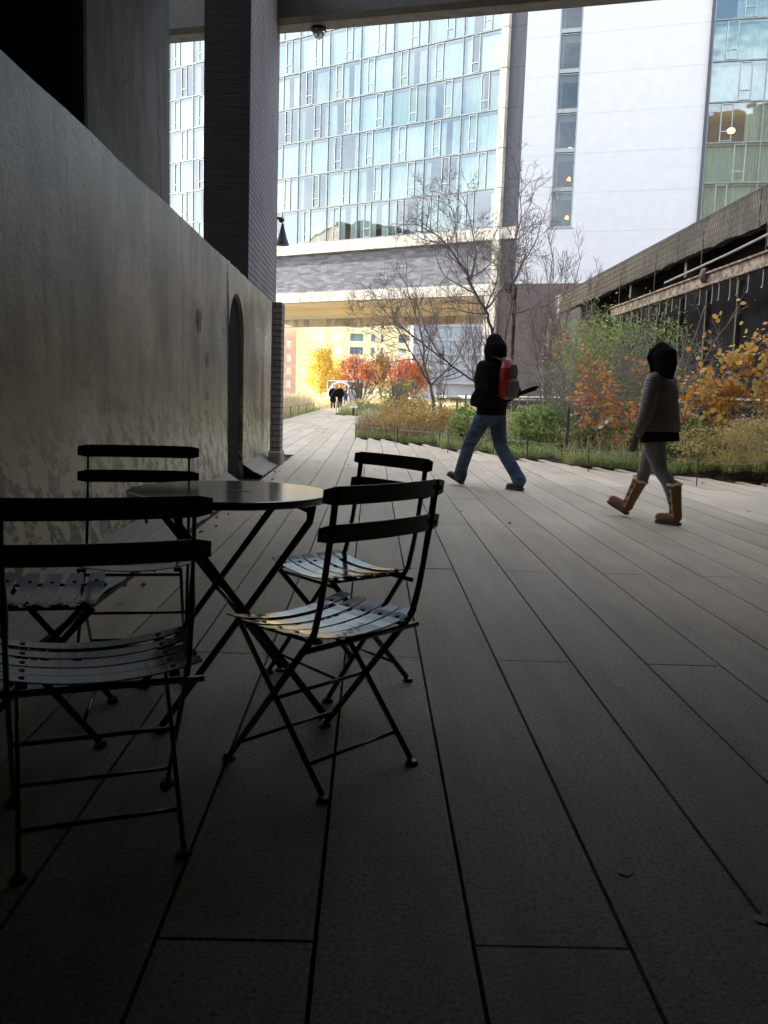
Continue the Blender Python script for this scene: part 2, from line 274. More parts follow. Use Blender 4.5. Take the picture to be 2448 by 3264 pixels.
# ---------------------------------------------------------------- mesh helpers
class MB:
    def __init__(s): s.v = []; s.f = []
    def add(s, vs, fs):
        o = len(s.v); s.v += [tuple(x) for x in vs]; s.f += [tuple(i + o for i in q) for q in fs]; return s
    def box(s, x0, x1, y0, y1, z0, z1):
        return s.add([(x0, y0, z0), (x1, y0, z0), (x1, y1, z0), (x0, y1, z0), (x0, y0, z1), (x1, y0, z1), (x1, y1, z1), (x0, y1, z1)],
                     [(0, 3, 2, 1), (4, 5, 6, 7), (0, 1, 5, 4), (1, 2, 6, 5), (2, 3, 7, 6), (3, 0, 4, 7)])
    def prism(s, poly, z0, z1):       # poly counter-clockwise in xy
        n = len(poly); vs = [(x, y, z0) for x, y in poly] + [(x, y, z1) for x, y in poly]
        return s.add(vs, [tuple(range(n - 1, -1, -1)), tuple(range(n, 2 * n))] + [(i, (i + 1) % n, n + (i + 1) % n, n + i) for i in range(n)])
    def extrude_x(s, poly, x0, x1):   # poly in (y,z)
        n = len(poly); vs = [(x0, y, z) for y, z in poly] + [(x1, y, z) for y, z in poly]
        return s.add(vs, [tuple(range(n)), tuple(range(2 * n - 1, n - 1, -1))] + [((i + 1) % n, i, n + i, n + (i + 1) % n) for i in range(n)])
    def cyl(s, p0, p1, r0, r1=None, n=10): return s.sweep([p0, p1], [r0, r1 if r1 is not None else r0], n=n)
    def sweep(s, pts, rad, side=None, n=8, cap=True):
        """tube along pts; rad = radius or (a along side, b across) per point"""
        pts = [Vector(p) for p in pts]; k = len(pts)
        if not isinstance(rad, list): rad = [rad] * k
        prev = None; vs = []
        for i, p in enumerate(pts):
            d = (pts[min(i + 1, k - 1)] - pts[max(i - 1, 0)])
            d = d.normalized() if d.length > 1e-9 else Vector((0, 0, 1))
            if side is not None: sx = Vector(side)
            elif prev is not None: sx = prev
            else: sx = Vector((1, 0, 0)) if abs(d.x) < .9 else Vector((0, 1, 0))
            sx = (sx - d * sx.dot(d)); sx = sx.normalized() if sx.length > 1e-6 else d.orthogonal().normalized()
            prev = sx; sy = d.cross(sx); a, b_ = rad[i] if isinstance(rad[i], (tuple, list)) else (rad[i], rad[i])
            for j in range(n):
                t = 2 * math.pi * j / n; vs.append(p + sx * (a * math.cos(t)) + sy * (b_ * math.sin(t)))
        fs = [(i * n + j, i * n + (j + 1) % n, (i + 1) * n + (j + 1) % n, (i + 1) * n + j) for i in range(k - 1) for j in range(n)]
        if cap: fs += [tuple(range(n - 1, -1, -1)), tuple((k - 1) * n + j for j in range(n))]
        return s.add(vs, fs)
    def chain(s, pts, rad, side=None, n=12):
        """sweep with rounded ends, for bodies"""
        pts = [Vector(p) for p in pts]; rr = [q if isinstance(q, (tuple, list)) else (q, q) for q in rad]
        d0 = (pts[0] - pts[1]).normalized(); d1 = (pts[-1] - pts[-2]).normalized()
        def endcap(p, d, q):
            e = min(q)
            return [(p + d * e * math.sin(t), (q[0] * math.cos(t), q[1] * math.cos(t))) for t in (R(35), R(65), R(84))]
        a = endcap(pts[0], d0, rr[0])[::-1]; b_ = endcap(pts[-1], d1, rr[-1])
        return s.sweep([x[0] for x in a] + pts + [x[0] for x in b_], [x[1] for x in a] + rr + [x[1] for x in b_], side, n)
    def ell(s, c, rx, ry, rz, n=14, m=9):
        c = Vector(c); vs = []; 
        for i in range(m + 1):
            ph = math.pi * i / m; 
            for j in range(n):
                t = 2 * math.pi * j / n; vs.append((c.x + rx * math.sin(ph + 1e-4) * math.cos(t), c.y + ry * math.sin(ph + 1e-4) * math.sin(t), c.z - rz * math.cos(ph)))
        return s.add(vs, [(i * n + j, i * n + (j + 1) % n, (i + 1) * n + (j + 1) % n, (i + 1) * n + j) for i in range(m) for j in range(n)] + [tuple(range(n - 1, -1, -1)), tuple(m * n + j for j in range(n))])
    def build(s, name, m, parent=None, smooth=False, voxel=None, bevel=None, sm_it=4):
        me = bpy.data.meshes.new(name); me.from_pydata(s.v, [], s.f); me.update()
        o = bpy.data.objects.new(name, me); col.objects.link(o)
        me.materials.append(MT[m] if isinstance(m, str) else m)
        if smooth or voxel: me.polygons.foreach_set('use_smooth', [True] * len(me.polygons))
        if parent: o.parent = parent
        if voxel:
            md = o.modifiers.new('remesh', 'REMESH'); md.mode = 'VOXEL'; md.voxel_size = voxel; md.use_smooth_shade = True
            if sm_it: s2 = o.modifiers.new('smooth', 'SMOOTH'); s2.iterations = sm_it; s2.factor = .5
        if bevel:
            bv = o.modifiers.new('bevel', 'BEVEL'); bv.width = bevel; bv.segments = 2; bv.limit_method = 'ANGLE'
        return o
def tag(o, label=None, cat=None, group=None, kind=None):
    if label: o['label'] = label
    if cat: o['category'] = cat
    if group: o['group'] = group
    if kind: o['kind'] = kind
    return o
def empty(name, loc, rz=0, **kw):
    o = bpy.data.objects.new(name, None); o.location = loc; o.rotation_euler = (0, 0, rz); col.objects.link(o); o.empty_display_size = .2
    return tag(o, **kw)
def struct(o): o['kind'] = 'structure'; return o
def copy_tree(o, parent=None):
    c = o.copy(); col.objects.link(c); c.parent = parent
    for ch in [x for x in bpy.data.objects if x.parent == o]: copy_tree(ch, c)
    return c
rng = np.random.default_rng(7); random.seed(7)
def leaves(name, C, size, m, parent=None, aspect=.55, hexa=False, flat=.0, szvar=.35):
    """C: (n,3) leaf centres; one small rhombic (or six-sided) face each, randomly turned"""
    C = np.asarray(C, float); n = len(C)
    if n == 0: return None
    a = rng.normal(size=(n, 3)); a[:, 2] *= (1 - flat); a /= np.linalg.norm(a, axis=1)[:, None]
    b = rng.normal(size=(n, 3)); b[:, 2] *= (1 - flat); b -= a * (a * b).sum(1)[:, None]; b /= np.linalg.norm(b, axis=1)[:, None]
    s = size * (1 + szvar * rng.normal(size=n)).clip(.4, 2)
    a *= s[:, None] * .5; b *= (s * aspect)[:, None] * .5
    c = np.cross(a, b); c /= np.linalg.norm(c, axis=1)[:, None]; c *= (s * .12)[:, None]
    if hexa: P = [C - a, C - a * .45 + b, C + a * .45 + b * .9, C + a, C + a * .45 - b * .9 + c, C - a * .45 - b + c]
    else: P = [C - a, C + b + c, C + a, C - b]
    k = len(P); V = np.stack(P, 1).reshape(-1, 3)
    me = bpy.data.meshes.new(name); me.vertices.add(len(V)); me.vertices.foreach_set('co', V.ravel())
    me.loops.add(n * k); me.loops.foreach_set('vertex_index', np.arange(n * k)); me.polygons.add(n)
    me.polygons.foreach_set('loop_start', np.arange(0, n * k, k)); me.polygons.foreach_set('loop_total', np.full(n, k)); me.update(); me.validate()
    me.materials.append(MT[m] if isinstance(m, str) else m)
    o = bpy.data.objects.new(name, me); col.objects.link(o)
    if parent: o.parent = parent
    return o
def blades(name, C, h, m, parent=None, wd=.006, lean=.5, hv=.35):
    """grass blades: two-segment bent ribbons"""
    C = np.asarray(C, float); n = len(C); t = rng.uniform(0, 2 * np.pi, n); H = h * (1 + hv * rng.normal(size=n)).clip(.3, 2)
    d = np.stack([np.cos(t), np.sin(t), np.zeros(n)], 1); s = np.stack([-np.sin(t), np.cos(t), np.zeros(n)], 1) * wd
    L = (lean * rng.uniform(.3, 1.3, n) * H)[:, None]; Z = np.array([0, 0, 1.])[None]
    p1 = C + d * L * .35 + Z * (H * .6)[:, None]; p2 = C + d * L + Z * (H * (.95 - .2 * lean))[:, None]
    V = np.stack([C - s, C + s, p1 - s * .8, p1 + s * .8, p2 - s * .15, p2 + s * .15], 1).reshape(-1, 3)
    idx = np.arange(n) * 6; F = np.concatenate([np.stack([idx, idx + 1, idx + 3, idx + 2], 1), np.stack([idx + 2, idx + 3, idx + 5, idx + 4], 1)])
    me = bpy.data.meshes.new(name); me.vertices.add(len(V)); me.vertices.foreach_set('co', V.ravel())
    me.loops.add(F.size); me.loops.foreach_set('vertex_index', F.ravel()); me.polygons.add(len(F))
    me.polygons.foreach_set('loop_start', np.arange(0, F.size, 4)); me.polygons.foreach_set('loop_total', np.full(len(F), 4)); me.update(); me.validate()
    me.materials.append(MT[m] if isinstance(m, str) else m)
    o = bpy.data.objects.new(name, me); col.objects.link(o)
    if parent: o.parent = parent
    return o

# ---------------------------------------------------------------- ground, paving, soil
PW, PX0, PL = .3157, -.397, 3.9      # plank pitch, first joint, plank length
YEND = [22.3, 20.5, 18.5, 16.4, 14.7, 13.4, 12.5]
def yend(k):
    if k >= 21: return 12.0
    if k >= 0: return YEND[k // 3] + (.25, .1, -.15)[k % 3]
    if k >= -5: return 46.6
    return 104.
def ystart(k):
    x = PX0 + (k + .5) * PW
    return 15.6 if x < -1.4 else -9.0
mb = MB().box(-400, 400, -60, 900, -.5, -.06); struct(mb.build('ground', 'ground'))
struct(MB().box(-40, 6.3, -24, 13, -.058, -.045).box(-4.4, 6.3, 13, 106, -.058, -.045).build('joint_bed', 'jointbase'))
g = .0048; mb = MB()
for k in range(-11, 21):
    x0, x1 = PX0 + k * PW + g, PX0 + (k + 1) * PW - g
    ys, ye = ystart(k), yend(k)
    off = 1.64 if k % 2 == 0 else 3.59
    j0 = off - PL * math.ceil((off - ys) / PL)
    y = j0
    while y < ye:
        a, b_ = max(y + g * .8, ys), min(y + PL - g * .8, ye)
        dz = random.uniform(-.0012, .0012)
        if b_ - a > .05:
            if b_ == ye and k >= -5:       # comb end: the plank narrows to a finger between plants
                t = min(1.15, b_ - a - .01)
                mb.prism([(x0, a), (x1, a), (x1, b_ - t), (x1 - .11, b_ - t * .72), (x1 - .19, b_ - t * .3), (x1 - .20, b_), (x0, b_)], -.06, dz)
            else: mb.box(x0, x1, a, b_, -.06, dz)
        y += PL
paving = struct(mb.build('path', 'plank'))
def h_right(x, y): return .05 + .10 * math.sin(x * 1.7 + 1) * math.sin(y * .8) + .08 * min(1, max(0, (x - 4) / 3))
def in_right(x, y, m=.14):
    if x > 8.2 or y < 11.6 or y > 104: return False
    k = math.floor((x - PX0) / PW)
    if k < -5: return False
    return y > yend(k) + (m if k < 0 or k > 20 else m + .05)
mb = MB(); s = .32
ny = int((104 - 11.6) / s)
hh = lambda i, j: (PX0 + i * PW, 11.6 + j * s)
for i in range(-5, 28):
    for j in range(ny):
        x, y = hh(i, j)
        if in_right(x + PW / 2, y + s / 2, .12):
            q = []
            for dx, dy in ((0, 0), (1, 0), (1, 1), (0, 1)):
                X, Y = hh(i + dx, j + dy); edge = not (in_right(X - .5, Y, .2) and in_right(X + .2, Y - .6, .2)); q.append((X, Y, -.02 if edge else h_right(X, Y)))
            mb.add(q, [(0, 1, 2, 3)])
struct(mb.build('planting_soil', 'soil'))
mb = MB()
for i in range(24):
    for j in range(88):
        X0, Y0 = -11 + i * .3125, 16 + j; q = [(X0, Y0), (X0 + .3125, Y0), (X0 + .3125, Y0 + 1), (X0, Y0 + 1)]
        mb.add([(a, b_, -.02 if a > -3.9 else .05 + .06 * math.sin(a * 2 + b_)) for a, b_ in q], [(0, 1, 2, 3)])
struct(mb.build('planting_soil', 'soil'))

# ---------------------------------------------------------------- the passage we stand in
# low concrete wall with the arched slot
root = empty('concrete_wall', (-1.64, 4, 0), label='long weathered concrete wall with flaking paint and a tall arched slot', cat='wall')
def wall_mesh():
    # front face x=0 (faces the path, +x); outline in (y,z) relative to y=4; thickness to -x
    L0, L1 = -13.0, 10.68; a0, a1 = 6.24, 7.42; H = 2.52; ac = (a0 + a1) / 2; ar = (a1 - a0) / 2; az = 1.72
    mb = MB()
    top = []; ys = np.linspace(L0, L1, 60); rg = random.Random(3)
    tz = lambda y: H + .004 * math.sin(y * 2.1) + .004 * math.sin(y * 9.3) + .003 * math.sin(y * 23.1)
    arch = [(ac + ar * math.cos(t), az + ar * .85 * math.sin(t)) for t in np.linspace(math.pi, 0, 17)]
    def strip(y0, y1, n, zb):
        for i in range(n):
            a = y0 + (y1 - y0) * i / n; b_ = y0 + (y1 - y0) * (i + 1) / n
            mb.add([(0, a, zb), (0, b_, zb), (-.02, b_, tz(b_)), (-.02, a, tz(a)), (-.32, a, zb), (-.32, b_, zb), (-.32, b_, tz(b_)), (-.32, a, tz(a))],
                   [(0, 1, 2, 3), (7, 6, 5, 4), (3, 2, 6, 7)])
    strip(L0, a0, 40, -.05); strip(a1, L1, 14, -.05)
    for (ya, za), (yb, zb) in zip(arch, arch[1:]):
        mb.add([(0, ya, za), (0, yb, zb), (-.02, yb, tz(yb)), (-.02, ya, tz(ya)), (-.32, ya, za), (-.32, yb, zb), (-.32, yb, tz(yb)), (-.32, ya, tz(ya))],
               [(0, 1, 2, 3), (7, 6, 5, 4), (3, 2, 6, 7), (4, 5, 1, 0)])
    for y in (a0, a1): mb.add([(0, y, -.05), (-.32, y, -.05), (-.32, y, az), (0, y, az)], [(0, 1, 2, 3)])
    for y in (L0, L1): mb.add([(0, y, -.05), (-.32, y, -.05), (-.32, y, tz(y)), (-.02, y, tz(y))], [(0, 1, 2, 3)])
    return mb
wall_mesh().build('wall_body', 'wall_conc', root)
# sloping mortar fillet at its foot, ragged outer edge
mb = MB(); n = 90; rg = random.Random(5)
for (ya, yb, nn) in ((-13.0, 6.2, 80), (7.44, 10.5, 18)):
    pr = [(ya + (yb - ya) * i / nn, .262 + rg.uniform(-.012, .012)) for i in range(nn + 1)]
    for (a, xa), (b_, xb) in zip(pr, pr[1:]):
        mb.add([(0.004, a, .15), (.004, b_, .15), (xb * .55, b_, .05), (xa * .55, a, .05), (xa, a, .004), (xb, b_, .004)], [(3, 2, 1, 0), (4, 5, 2, 3)])
MT['fillet'] = concrete_old('pale_mortar', (.50, .44, .35), (.24, .21, .17), scale=2.2, streak=False)
mb.build('mortar_fillet', 'fillet', root)
mb = MB(); mb.box(.27, .30, -13, 11.2, -.02, .001); mb.build('edge_gap', 'jointbase', root)
# recess behind the slot: near-black sheet painted as the shade inside it
mb = MB().box(-.08, -.05, 6.245, 7.415, -.04, 1.72).extrude_x([(6.245 + .585 + .585 * math.cos(t), 1.722 + .49 * math.sin(t)) for t in np.linspace(0, math.pi, 17)], -.08, -.05); mb.build('slot_shade', 'ceil', root)
MT['redpaint'] = mat('old_red_paint', (.26, .10, .085), (.2, .12, .1), scale=30, rough=.7)
def blot(y, z, h, wd, seed):
    rg = random.Random(seed); n = 14
    pts = [(.0015, y + wd * math.cos(t) * rg.uniform(.5, 1.1), z + h * math.sin(t) * rg.uniform(.7, 1.05)) for t in [2 * math.pi * i / n for i in range(n)]]
    return pts
mb = MB()
for args in ((4.55, 1.72, .13, .10, 1), (4.95, 1.37, .10, .045, 2), (4.97, 1.02, .07, .04, 3)):
    p = blot(*args); mb.add(p, [tuple(range(len(p)))])
mb.build('paint_mark', 'redpaint', root)

# concrete column
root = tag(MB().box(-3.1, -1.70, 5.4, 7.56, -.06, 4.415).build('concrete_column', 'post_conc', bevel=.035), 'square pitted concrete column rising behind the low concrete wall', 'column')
# painted brick pillar and its wider foot
root = empty('brick_pillar', (-1.7, 12.2, 0), label='lavender grey painted brick pillar standing at the end of the concrete wall', cat='pillar')
MT['shade_brick'] = brick('shade_black_brick', (.022, .018, .015), (.016, .013, .011), (.01, .009, .008), bw=.24, bh=.086, ms=.011, bs=1.0, dist=.03)
mb = MB(); mb.box(-.60, -.004, -.03, -.002, -.05, 7.9); mb.build('front_shade_skin', 'shade_brick', root)  # shaft's unlit front: its shade painted as a near-black brick skin
mb = MB(); mb.box(-.59, 0, 0, 3.42, -.05, 7.9); mb.build('shaft', 'brick_lav', root, bevel=.012)
mb = MB(); mb.box(.19, .345, 1.12, 1.5, .2, 2.39); mb.build('plinth', 'brick_lav', root, bevel=.015)
mb = MB(); mb.prism([(.17, 1.08), (.36, 1.06), (.375, 1.1), (.37, 1.54), (.17, 1.54)], -.05, .2); mb.build('stone_foot', 'fillet', root, bevel=.03)
# ceiling, overhead edge beam, closing walls (the end one added) and the building above
BL = lambda x: 15.75 - .31 * (x + 1.75)       # front line of the opening
def band(z0, z1, d0, d1, x0=-16, x1=24): return MB().prism([(x0, BL(x0) - d1), (x1, BL(x1) - d1), (x1, BL(x1) - d0), (x0, BL(x0) - d0)], z0, z1)
root = empty('overhead_beam', (0, 15.2, 7), label='dark riveted steel beam spanning the mouth of the passage', cat='beam')
def offs(o, v=(0, -15.2, -7)):
    o.location = v; return o
offs(band(7.0, 8.7, .34, .60).build('web', 'steel_dark', root))
offs(band(7.0, 7.05, .0, .33).build('bottom_flange', 'steel_edge', root))
offs(band(7.25, 8.7, .02, .06).build('face_plate', 'steel_dark', root))
root = empty('passage_building', (0, 0, 0), label='dark building bridging over the walkway above the camera', cat='building')
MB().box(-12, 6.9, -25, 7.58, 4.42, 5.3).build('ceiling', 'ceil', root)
MB().prism([(-2.6, 7.6), (7.3, 7.6), (7.3, 9.6), (1.0, 9.6), (1.0, 12.05), (-2.6, 12.05)], 7.98, 8.4).build('light_shaping_slab', 'ceil', root)  # unseen slab, added and cut back to shape light on floor and pillar
mb = MB()
for y in (4.2, .5, -4): mb.box(-1.6, 6.3, y, y + .3, 4.2, 4.419)
mb.build('ceiling_beams', 'ceil', root)
MB().box(-12, 30, -25, 7.4, 5.301, 9).box(-12, 34, -25, -3, 9.001, 42).build('upper_storeys', 'brick_brown', root)
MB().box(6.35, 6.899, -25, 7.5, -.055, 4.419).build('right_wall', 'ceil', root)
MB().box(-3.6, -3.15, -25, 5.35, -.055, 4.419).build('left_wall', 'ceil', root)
MB().box(-3.1, 6.3, -9.6, -9.1, -.055, 4.419).build('light_block_wall', 'ceil', root)  # unseen end wall added to keep the passage dark
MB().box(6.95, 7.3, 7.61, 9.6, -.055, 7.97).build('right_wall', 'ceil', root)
# small glass ceiling lamp on the beam and its cable
root = empty('ceiling_lamp', (-1.05, 15.42, 7.0), label='small round glass lamp under the overhead beam beside the brick pillar', cat='lamp')
mb = MB(); mb.cyl((0, 0, 0), (0, 0, -.05), .11, .13, n=20); mb.build('housing', 'steel_dark', root, smooth=False)
MT['lensglass'] = glass('clear_dome_glass', (.85, .87, .88), .15, .001, 3)
mb = MB(); mb.ell((0, 0, -.06), .11, .11, .12, 18, 10); mb.build('dome', 'lensglass', root, smooth=True)
mb = MB(); mb.ell((0, 0, -.09), .04, .04, .06); mb.build('bulb', 'whitepanel', root, smooth=True)
mb = MB(); mb.sweep([(-.6, .15, .22), (-.5, .14, .05), (-.3, .1, .03), (-.13, .03, .0)], .012, n=6); mb.build('cable', 'steel_dark', root)
# bell shaped wall lamp on the pillar
root = empty('wall_lamp', (-1.68, 15.8, 3.6), label='dark bell shaped lamp on the far side of the brick pillar', cat='lamp')
mb = MB(); mb.sweep([(-.05, -.12, .42), (.04, 0, .44), (.06, .04, .40)], .022, n=8); mb.ell((.03, .02, .42), .05, .05, .05); mb.build('bracket', 'steel_dark', root, smooth=True)
mb = MB(); mb.sweep([(.05, .04, .36), (.05, .04, .28), (.05, .04, .12), (.05, .04, 0)], [.02, .035, .075, .12], n=18); mb.build('shade', 'steel_dark', root, smooth=False)

# ---------------------------------------------------------------- hotel: left glass wing, white brick core, right glass wing
def curtain_mesh(x0, x1, z0, z1, y, rg):
    """pleated sheer curtain"""
    mb = MB(); n = max(6, int((x1 - x0) / .06)); ph = rg.uniform(0, 6)
    pts = [(x0 + (x1 - x0) * i / n, y + .035 * math.sin(i * 1.9 + ph) + .012 * math.sin(i * .7 + ph)) for i in range(n + 1)]
    for (a, ya), (b_, yb) in zip(pts, pts[1:]): mb.add([(a, ya, z0), (b_, yb, z0), (b_, yb, z1), (a, ya, z1)], [(0, 1, 2, 3)])
    return mb
def merge(a, b_): a.add(b_.v, b_.f); return a
def glass_bay(x0, z0, W, H, odd, parent, gm, rg, cover, warm=False):
    fr = MB(); cs = MB(); d0, d1 = -.05, .07; t = .022
    xs = [.0, .235, .455, 1.0] if not odd else [.0, .525, .745, 1.0]
    for k, q in enumerate(xs[:-1]):
        tt = .034 if k == 0 else t
        fr.box(x0 + q * W - tt, x0 + q * W + tt, d0 - (.03 if k == 0 else 0), d1, z0 + .05, z0 + H - .001)
    fr.box(x0 - .05, x0 + W - .051, d0 - .035, d1 + .01, z0 - .04, z0 + .049)
    i = 1; a, b_ = x0 + xs[i] * W + t, x0 + xs[i + 1] * W - t      # the narrow opening light
    for q in ((a, a + .035, z0 + .1, z0 + H - .12), (b_ - .035, b_, z0 + .1, z0 + H - .12), (a + .036, b_ - .036, z0 + .1, z0 + .135), (a + .036, b_ - .036, z0 + H - .155, z0 + H - .12), (a + .036, b_ - .036, z0 + .27 * H, z0 + .27 * H + .045)):
        cs.box(q[0], q[1], -.09, -.052, q[2], q[3])
    pane = MB().add([(x0, 0, z0), (x0 + W, 0, z0), (x0 + W, 0, z0 + H), (x0, 0, z0 + H)], [(0, 1, 2, 3)]).build('window', gm, parent)
    fr.build('frame', 'mulldark', pane); cs.build('casement', 'mull', pane)
    if cover:
        cu = MB(); 
        for (a, b_) in cover: merge(cu, curtain_mesh(x0 + a * W, x0 + b_ * W, z0 + .06, z0 + H - .2, .34 + rg.uniform(-.02, .05), rg))
        cu.build('curtain', ('curtain_green' if gm == 'glassC' else rg.choice(['curtain', 'curtain', 'curtain_white', 'curtain_green'])), pane, smooth=True)
rg = random.Random(11)
angA = math.atan2(-.5635, .826)
HA = empty('glass_hotel_wing', (-20.51, 90.96, 0), angA, label='left glass hotel wing bridging over the park on a dark brick band', cat='building', group='wings of the hotel over the park')
MW = 35.7 / 11; Z0, FH, NR = 14.22, 2.9, 8
# rooms behind
mb = MB()
for k in range(NR + 1): mb.box(0, 35.7, .12, 5, Z0 + k * FH - .16, Z0 + k * FH)
for i in range(12): mb.box(i * MW - (.06 if i < 11 else .12), i * MW + (.06 if i else .12), .13, 5, Z0 + .001, Z0 + NR * FH - .17)
mb.build('floors', 'room', HA)
MB().box(0, 35.7, 5.01, 5.3, Z0, Z0 + NR * FH).build('room_wall', 'room', HA)
for k in range(NR):
    for i in range(11):
        q = rg.random()
        if q < .56: cover = [(0.02, .98)]
        elif q < .72: cover = [(.02, .55), (.72, .98)]
        elif q < .86: cover = [(.02, .2), (.45, .98)]
        elif q < .93: cover = [(.5, .98)]
        else: cover = [(.02, .14), (.86, .98)]
        if (i, k) in ((9 - 1, 0), (5, 3), (6, 2)): cover = [(.02, .12), (.8, .98)]
        glass_bay(i * MW, Z0 + k * FH, MW, FH, (k + 0) % 2 == 1, HA, 'glassA', rg, cover)
mb = MB().box(-.02, 37.6, -.12, 18, Z0 - .92, Z0 - .05); mb.box(-.02, 36.3, -.02, .12, Z0 - .05, Z0); mb.build('upper_beam', 'pale_conc', HA)
MB().box(-.02, 35.75, .25, 17.6, 9.98, Z0 - .93).build('brick_band', 'brick_grey', HA)
mb = MB().box(-1.4, 36.3, -.1, .8, 9.12, 9.97); mb.box(-1.4, 36.3, 17.65, 18.4, 8.6, 9.97); mb.build('lower_beam', 'pale_conc', HA)
mb = MB().box(-1.4, 36.3, .81, 17.64, 9.42, 9.97); mb.box(-1.4, 36.3, 8.2, 9.2, 8.9, 9.41); mb.build('soffit', 'soffit', HA)
# concrete edge columns with joints each floor
mb = MB()
for k in range(-2, 9):
    z = Z0 + k * FH; z0_ = max(z, 9.98)
    mb.box(35.76, 36.32, -.22, .9, z0_ + (.03 if k > -2 else 0), z + FH - .03)
mb.build('edge_column', 'pale_conc', HA); mb = MB()
for k in range(-2, 9):
    z = Z0 + k * FH; mb.box(-1.45, -.06, -.12, .9, max(z, 9.98) + .03, z + FH - .03)
mb.build('edge_column', 'pale_conc', HA)
mb = MB()
for k in range(-2, 9):
    z = Z0 + k * FH; mb.box(36.33, 37.62, .25, 2, max(z, 9.98) + .02, z + FH)
mb.build('zinc_strip', 'zinc', HA)
MB().box(-1.45, 37.6, .4, 18, Z0 + NR * FH + .2, 56).build('upper_storeys', 'room', HA)
MB().box(36.35, 37.55, .3, 1.6, -1, 9.1).build('brick_pier', 'brick_brown', HA)
mb = MB().box(-1.45, -1.0, .9, 18, 9.98, 37); mb.build('end_wall', 'pale_conc', HA)
MB().box(35.2, 36.2, -.05, 1.2, -1, 9.1).build('pier', 'pale_conc', HA)
MB().box(29.0, 32.2, 15.5, 17.5, -1, 8.55).build('pier', 'pale_conc', HA); MB().box(-9, -6.5, 3, 6, -1, 9.1).build('pier', 'pale_conc', HA)

HB = empty('white_brick_hotel_core', (10.63, 69.5, 0), math.atan2(-.3256, .9455), label='white brick middle block of the hotel with one column of windows', cat='building', group='wings of the hotel over the park')
mb = MB(); WB = 13.0; zt = 44
mb.box(0.02, 2.44, 0, 8, 9.85, zt); mb.box(4.06, WB, 0, 8, 9.85, zt); mb.box(2.441, 4.059, .0, 8, 9.85, 13.92)
mb.build('brick_wall', 'brick_white', HB)
mb = MB()
for k in range(10):
    z = 13.6 + 2.79 * k - 2.79
    for a, b_ in ((.02, 2.40), (4.1, WB - .02)): mb.box(a, b_, -.005, -.0005, z, z + .012)
mb.build('panel_joint', 'greyframe', HB)
MB().box(2.5, 4.0, 2.2, 2.4, 13.9, zt).build('room_wall', 'roomdark', HB)
for k in range(8):
    z = 13.95 + k * 2.79
    pane = MB().add([(2.5, .16, z + .1), (4.0, .16, z + .1), (4.0, .16, z + 2.7), (2.5, .16, z + 2.7)], [(0, 1, 2, 3)]).build('window', 'glassB', HB)
    mb = MB(); mb.box(2.445, 2.54, .03, .3, z, z + 2.788); mb.box(3.96, 4.055, .03, .3, z, z + 2.788); mb.box(2.541, 3.959, .05, .3, z, z + .12); mb.box(2.541, 3.959, .05, .3, z + 2.62, z + 2.788); mb.box(2.541, 3.959, .10, .3, z + 2.50, z + 2.55)
    mb.build('frame', 'greyframe', pane)
    mb = MB().box(2.56, 3.94, .42, .44, z + 2.05, z + 2.6); mb.build('blind', 'blind', pane)
    mb = MB().box(2.5, 4.0, .35, 2.2, z - .05, z + .1); mb.build('floor_slab', 'roomdark', pane)
    if k < 2:
        mb = MB().cyl((3.55, .75, z + .75), (3.62, .75, z + .98), .16, .08, n=14); mb.build('lamp_shade', 'lamp', pane)
    if k == 2:
        mb = MB().cyl((3.5, 1.0, z + .34), (3.5, 1.0, z + .38), .13, .13, n=14); mb.build('lamp_shade', 'lamp2', pane)
MB().box(2.3, 4.2, -.05, .14, 13.86, 13.93).build('sill', 'greyframe', HB)

HC = empty('glass_hotel_wing', (22.9, 65.2, 0), math.atan2(-.242, .970), label='right glass hotel wing with green tinted rooms above the canopy', cat='building', group='wings of the hotel over the park')
MWC, FC = 3.62, 2.72
mb = MB()
for k in range(11): mb.box(.1, 25.4, .12, 5, 11.25 + k * FC - .16, 11.25 + k * FC)
for i in range(8): mb.box(.1 + i * MWC - .06, .1 + i * MWC + .06, .13, 5, 11.26, 11.25 + 10 * FC - .17)
mb.build('floors', 'blind', HC)
MB().box(.1, 25.4, 5.01, 5.3, 11.2, 40).build('room_wall', 'roomwarm', HC)
for k in range(10):
    for i in range(7):
        q = rg.random(); cover = [(.02, .98)] if q < .6 else [(.02, .35), (.5, .98)] if q < .85 else [(.4, .98)]
        if (i, k) == (0, 3): cover = [(.7, .98)]
        glass_bay(.1 + i * MWC, 11.25 + k * FC, MWC, FC, k % 2 == 0, HC, 'glassC', rg, cover)
mb = MB().box(0, 25.6, -.1, 5, 9.0, 11.2).box(-.14, .06, -.1, .6, 11.21, 40); mb.build('edge_column', 'zinc', HC)
l = MB().ell((1.9, 1.6, 11.25 + 3 * FC + 1.25), .28, .28, .2).build('lamp_shade', 'lamp2', HC)

o = tag(MB().box(-.5, 13.5, -.3, 7, -1, 9.83).build('brown_brick_building', 'brick_brown'), 'low brown brick building under the white hotel block', 'building')
o.location = (11.35, 69.2, 0); o.rotation_euler = (0, 0, math.atan2(-.3256, .9455))

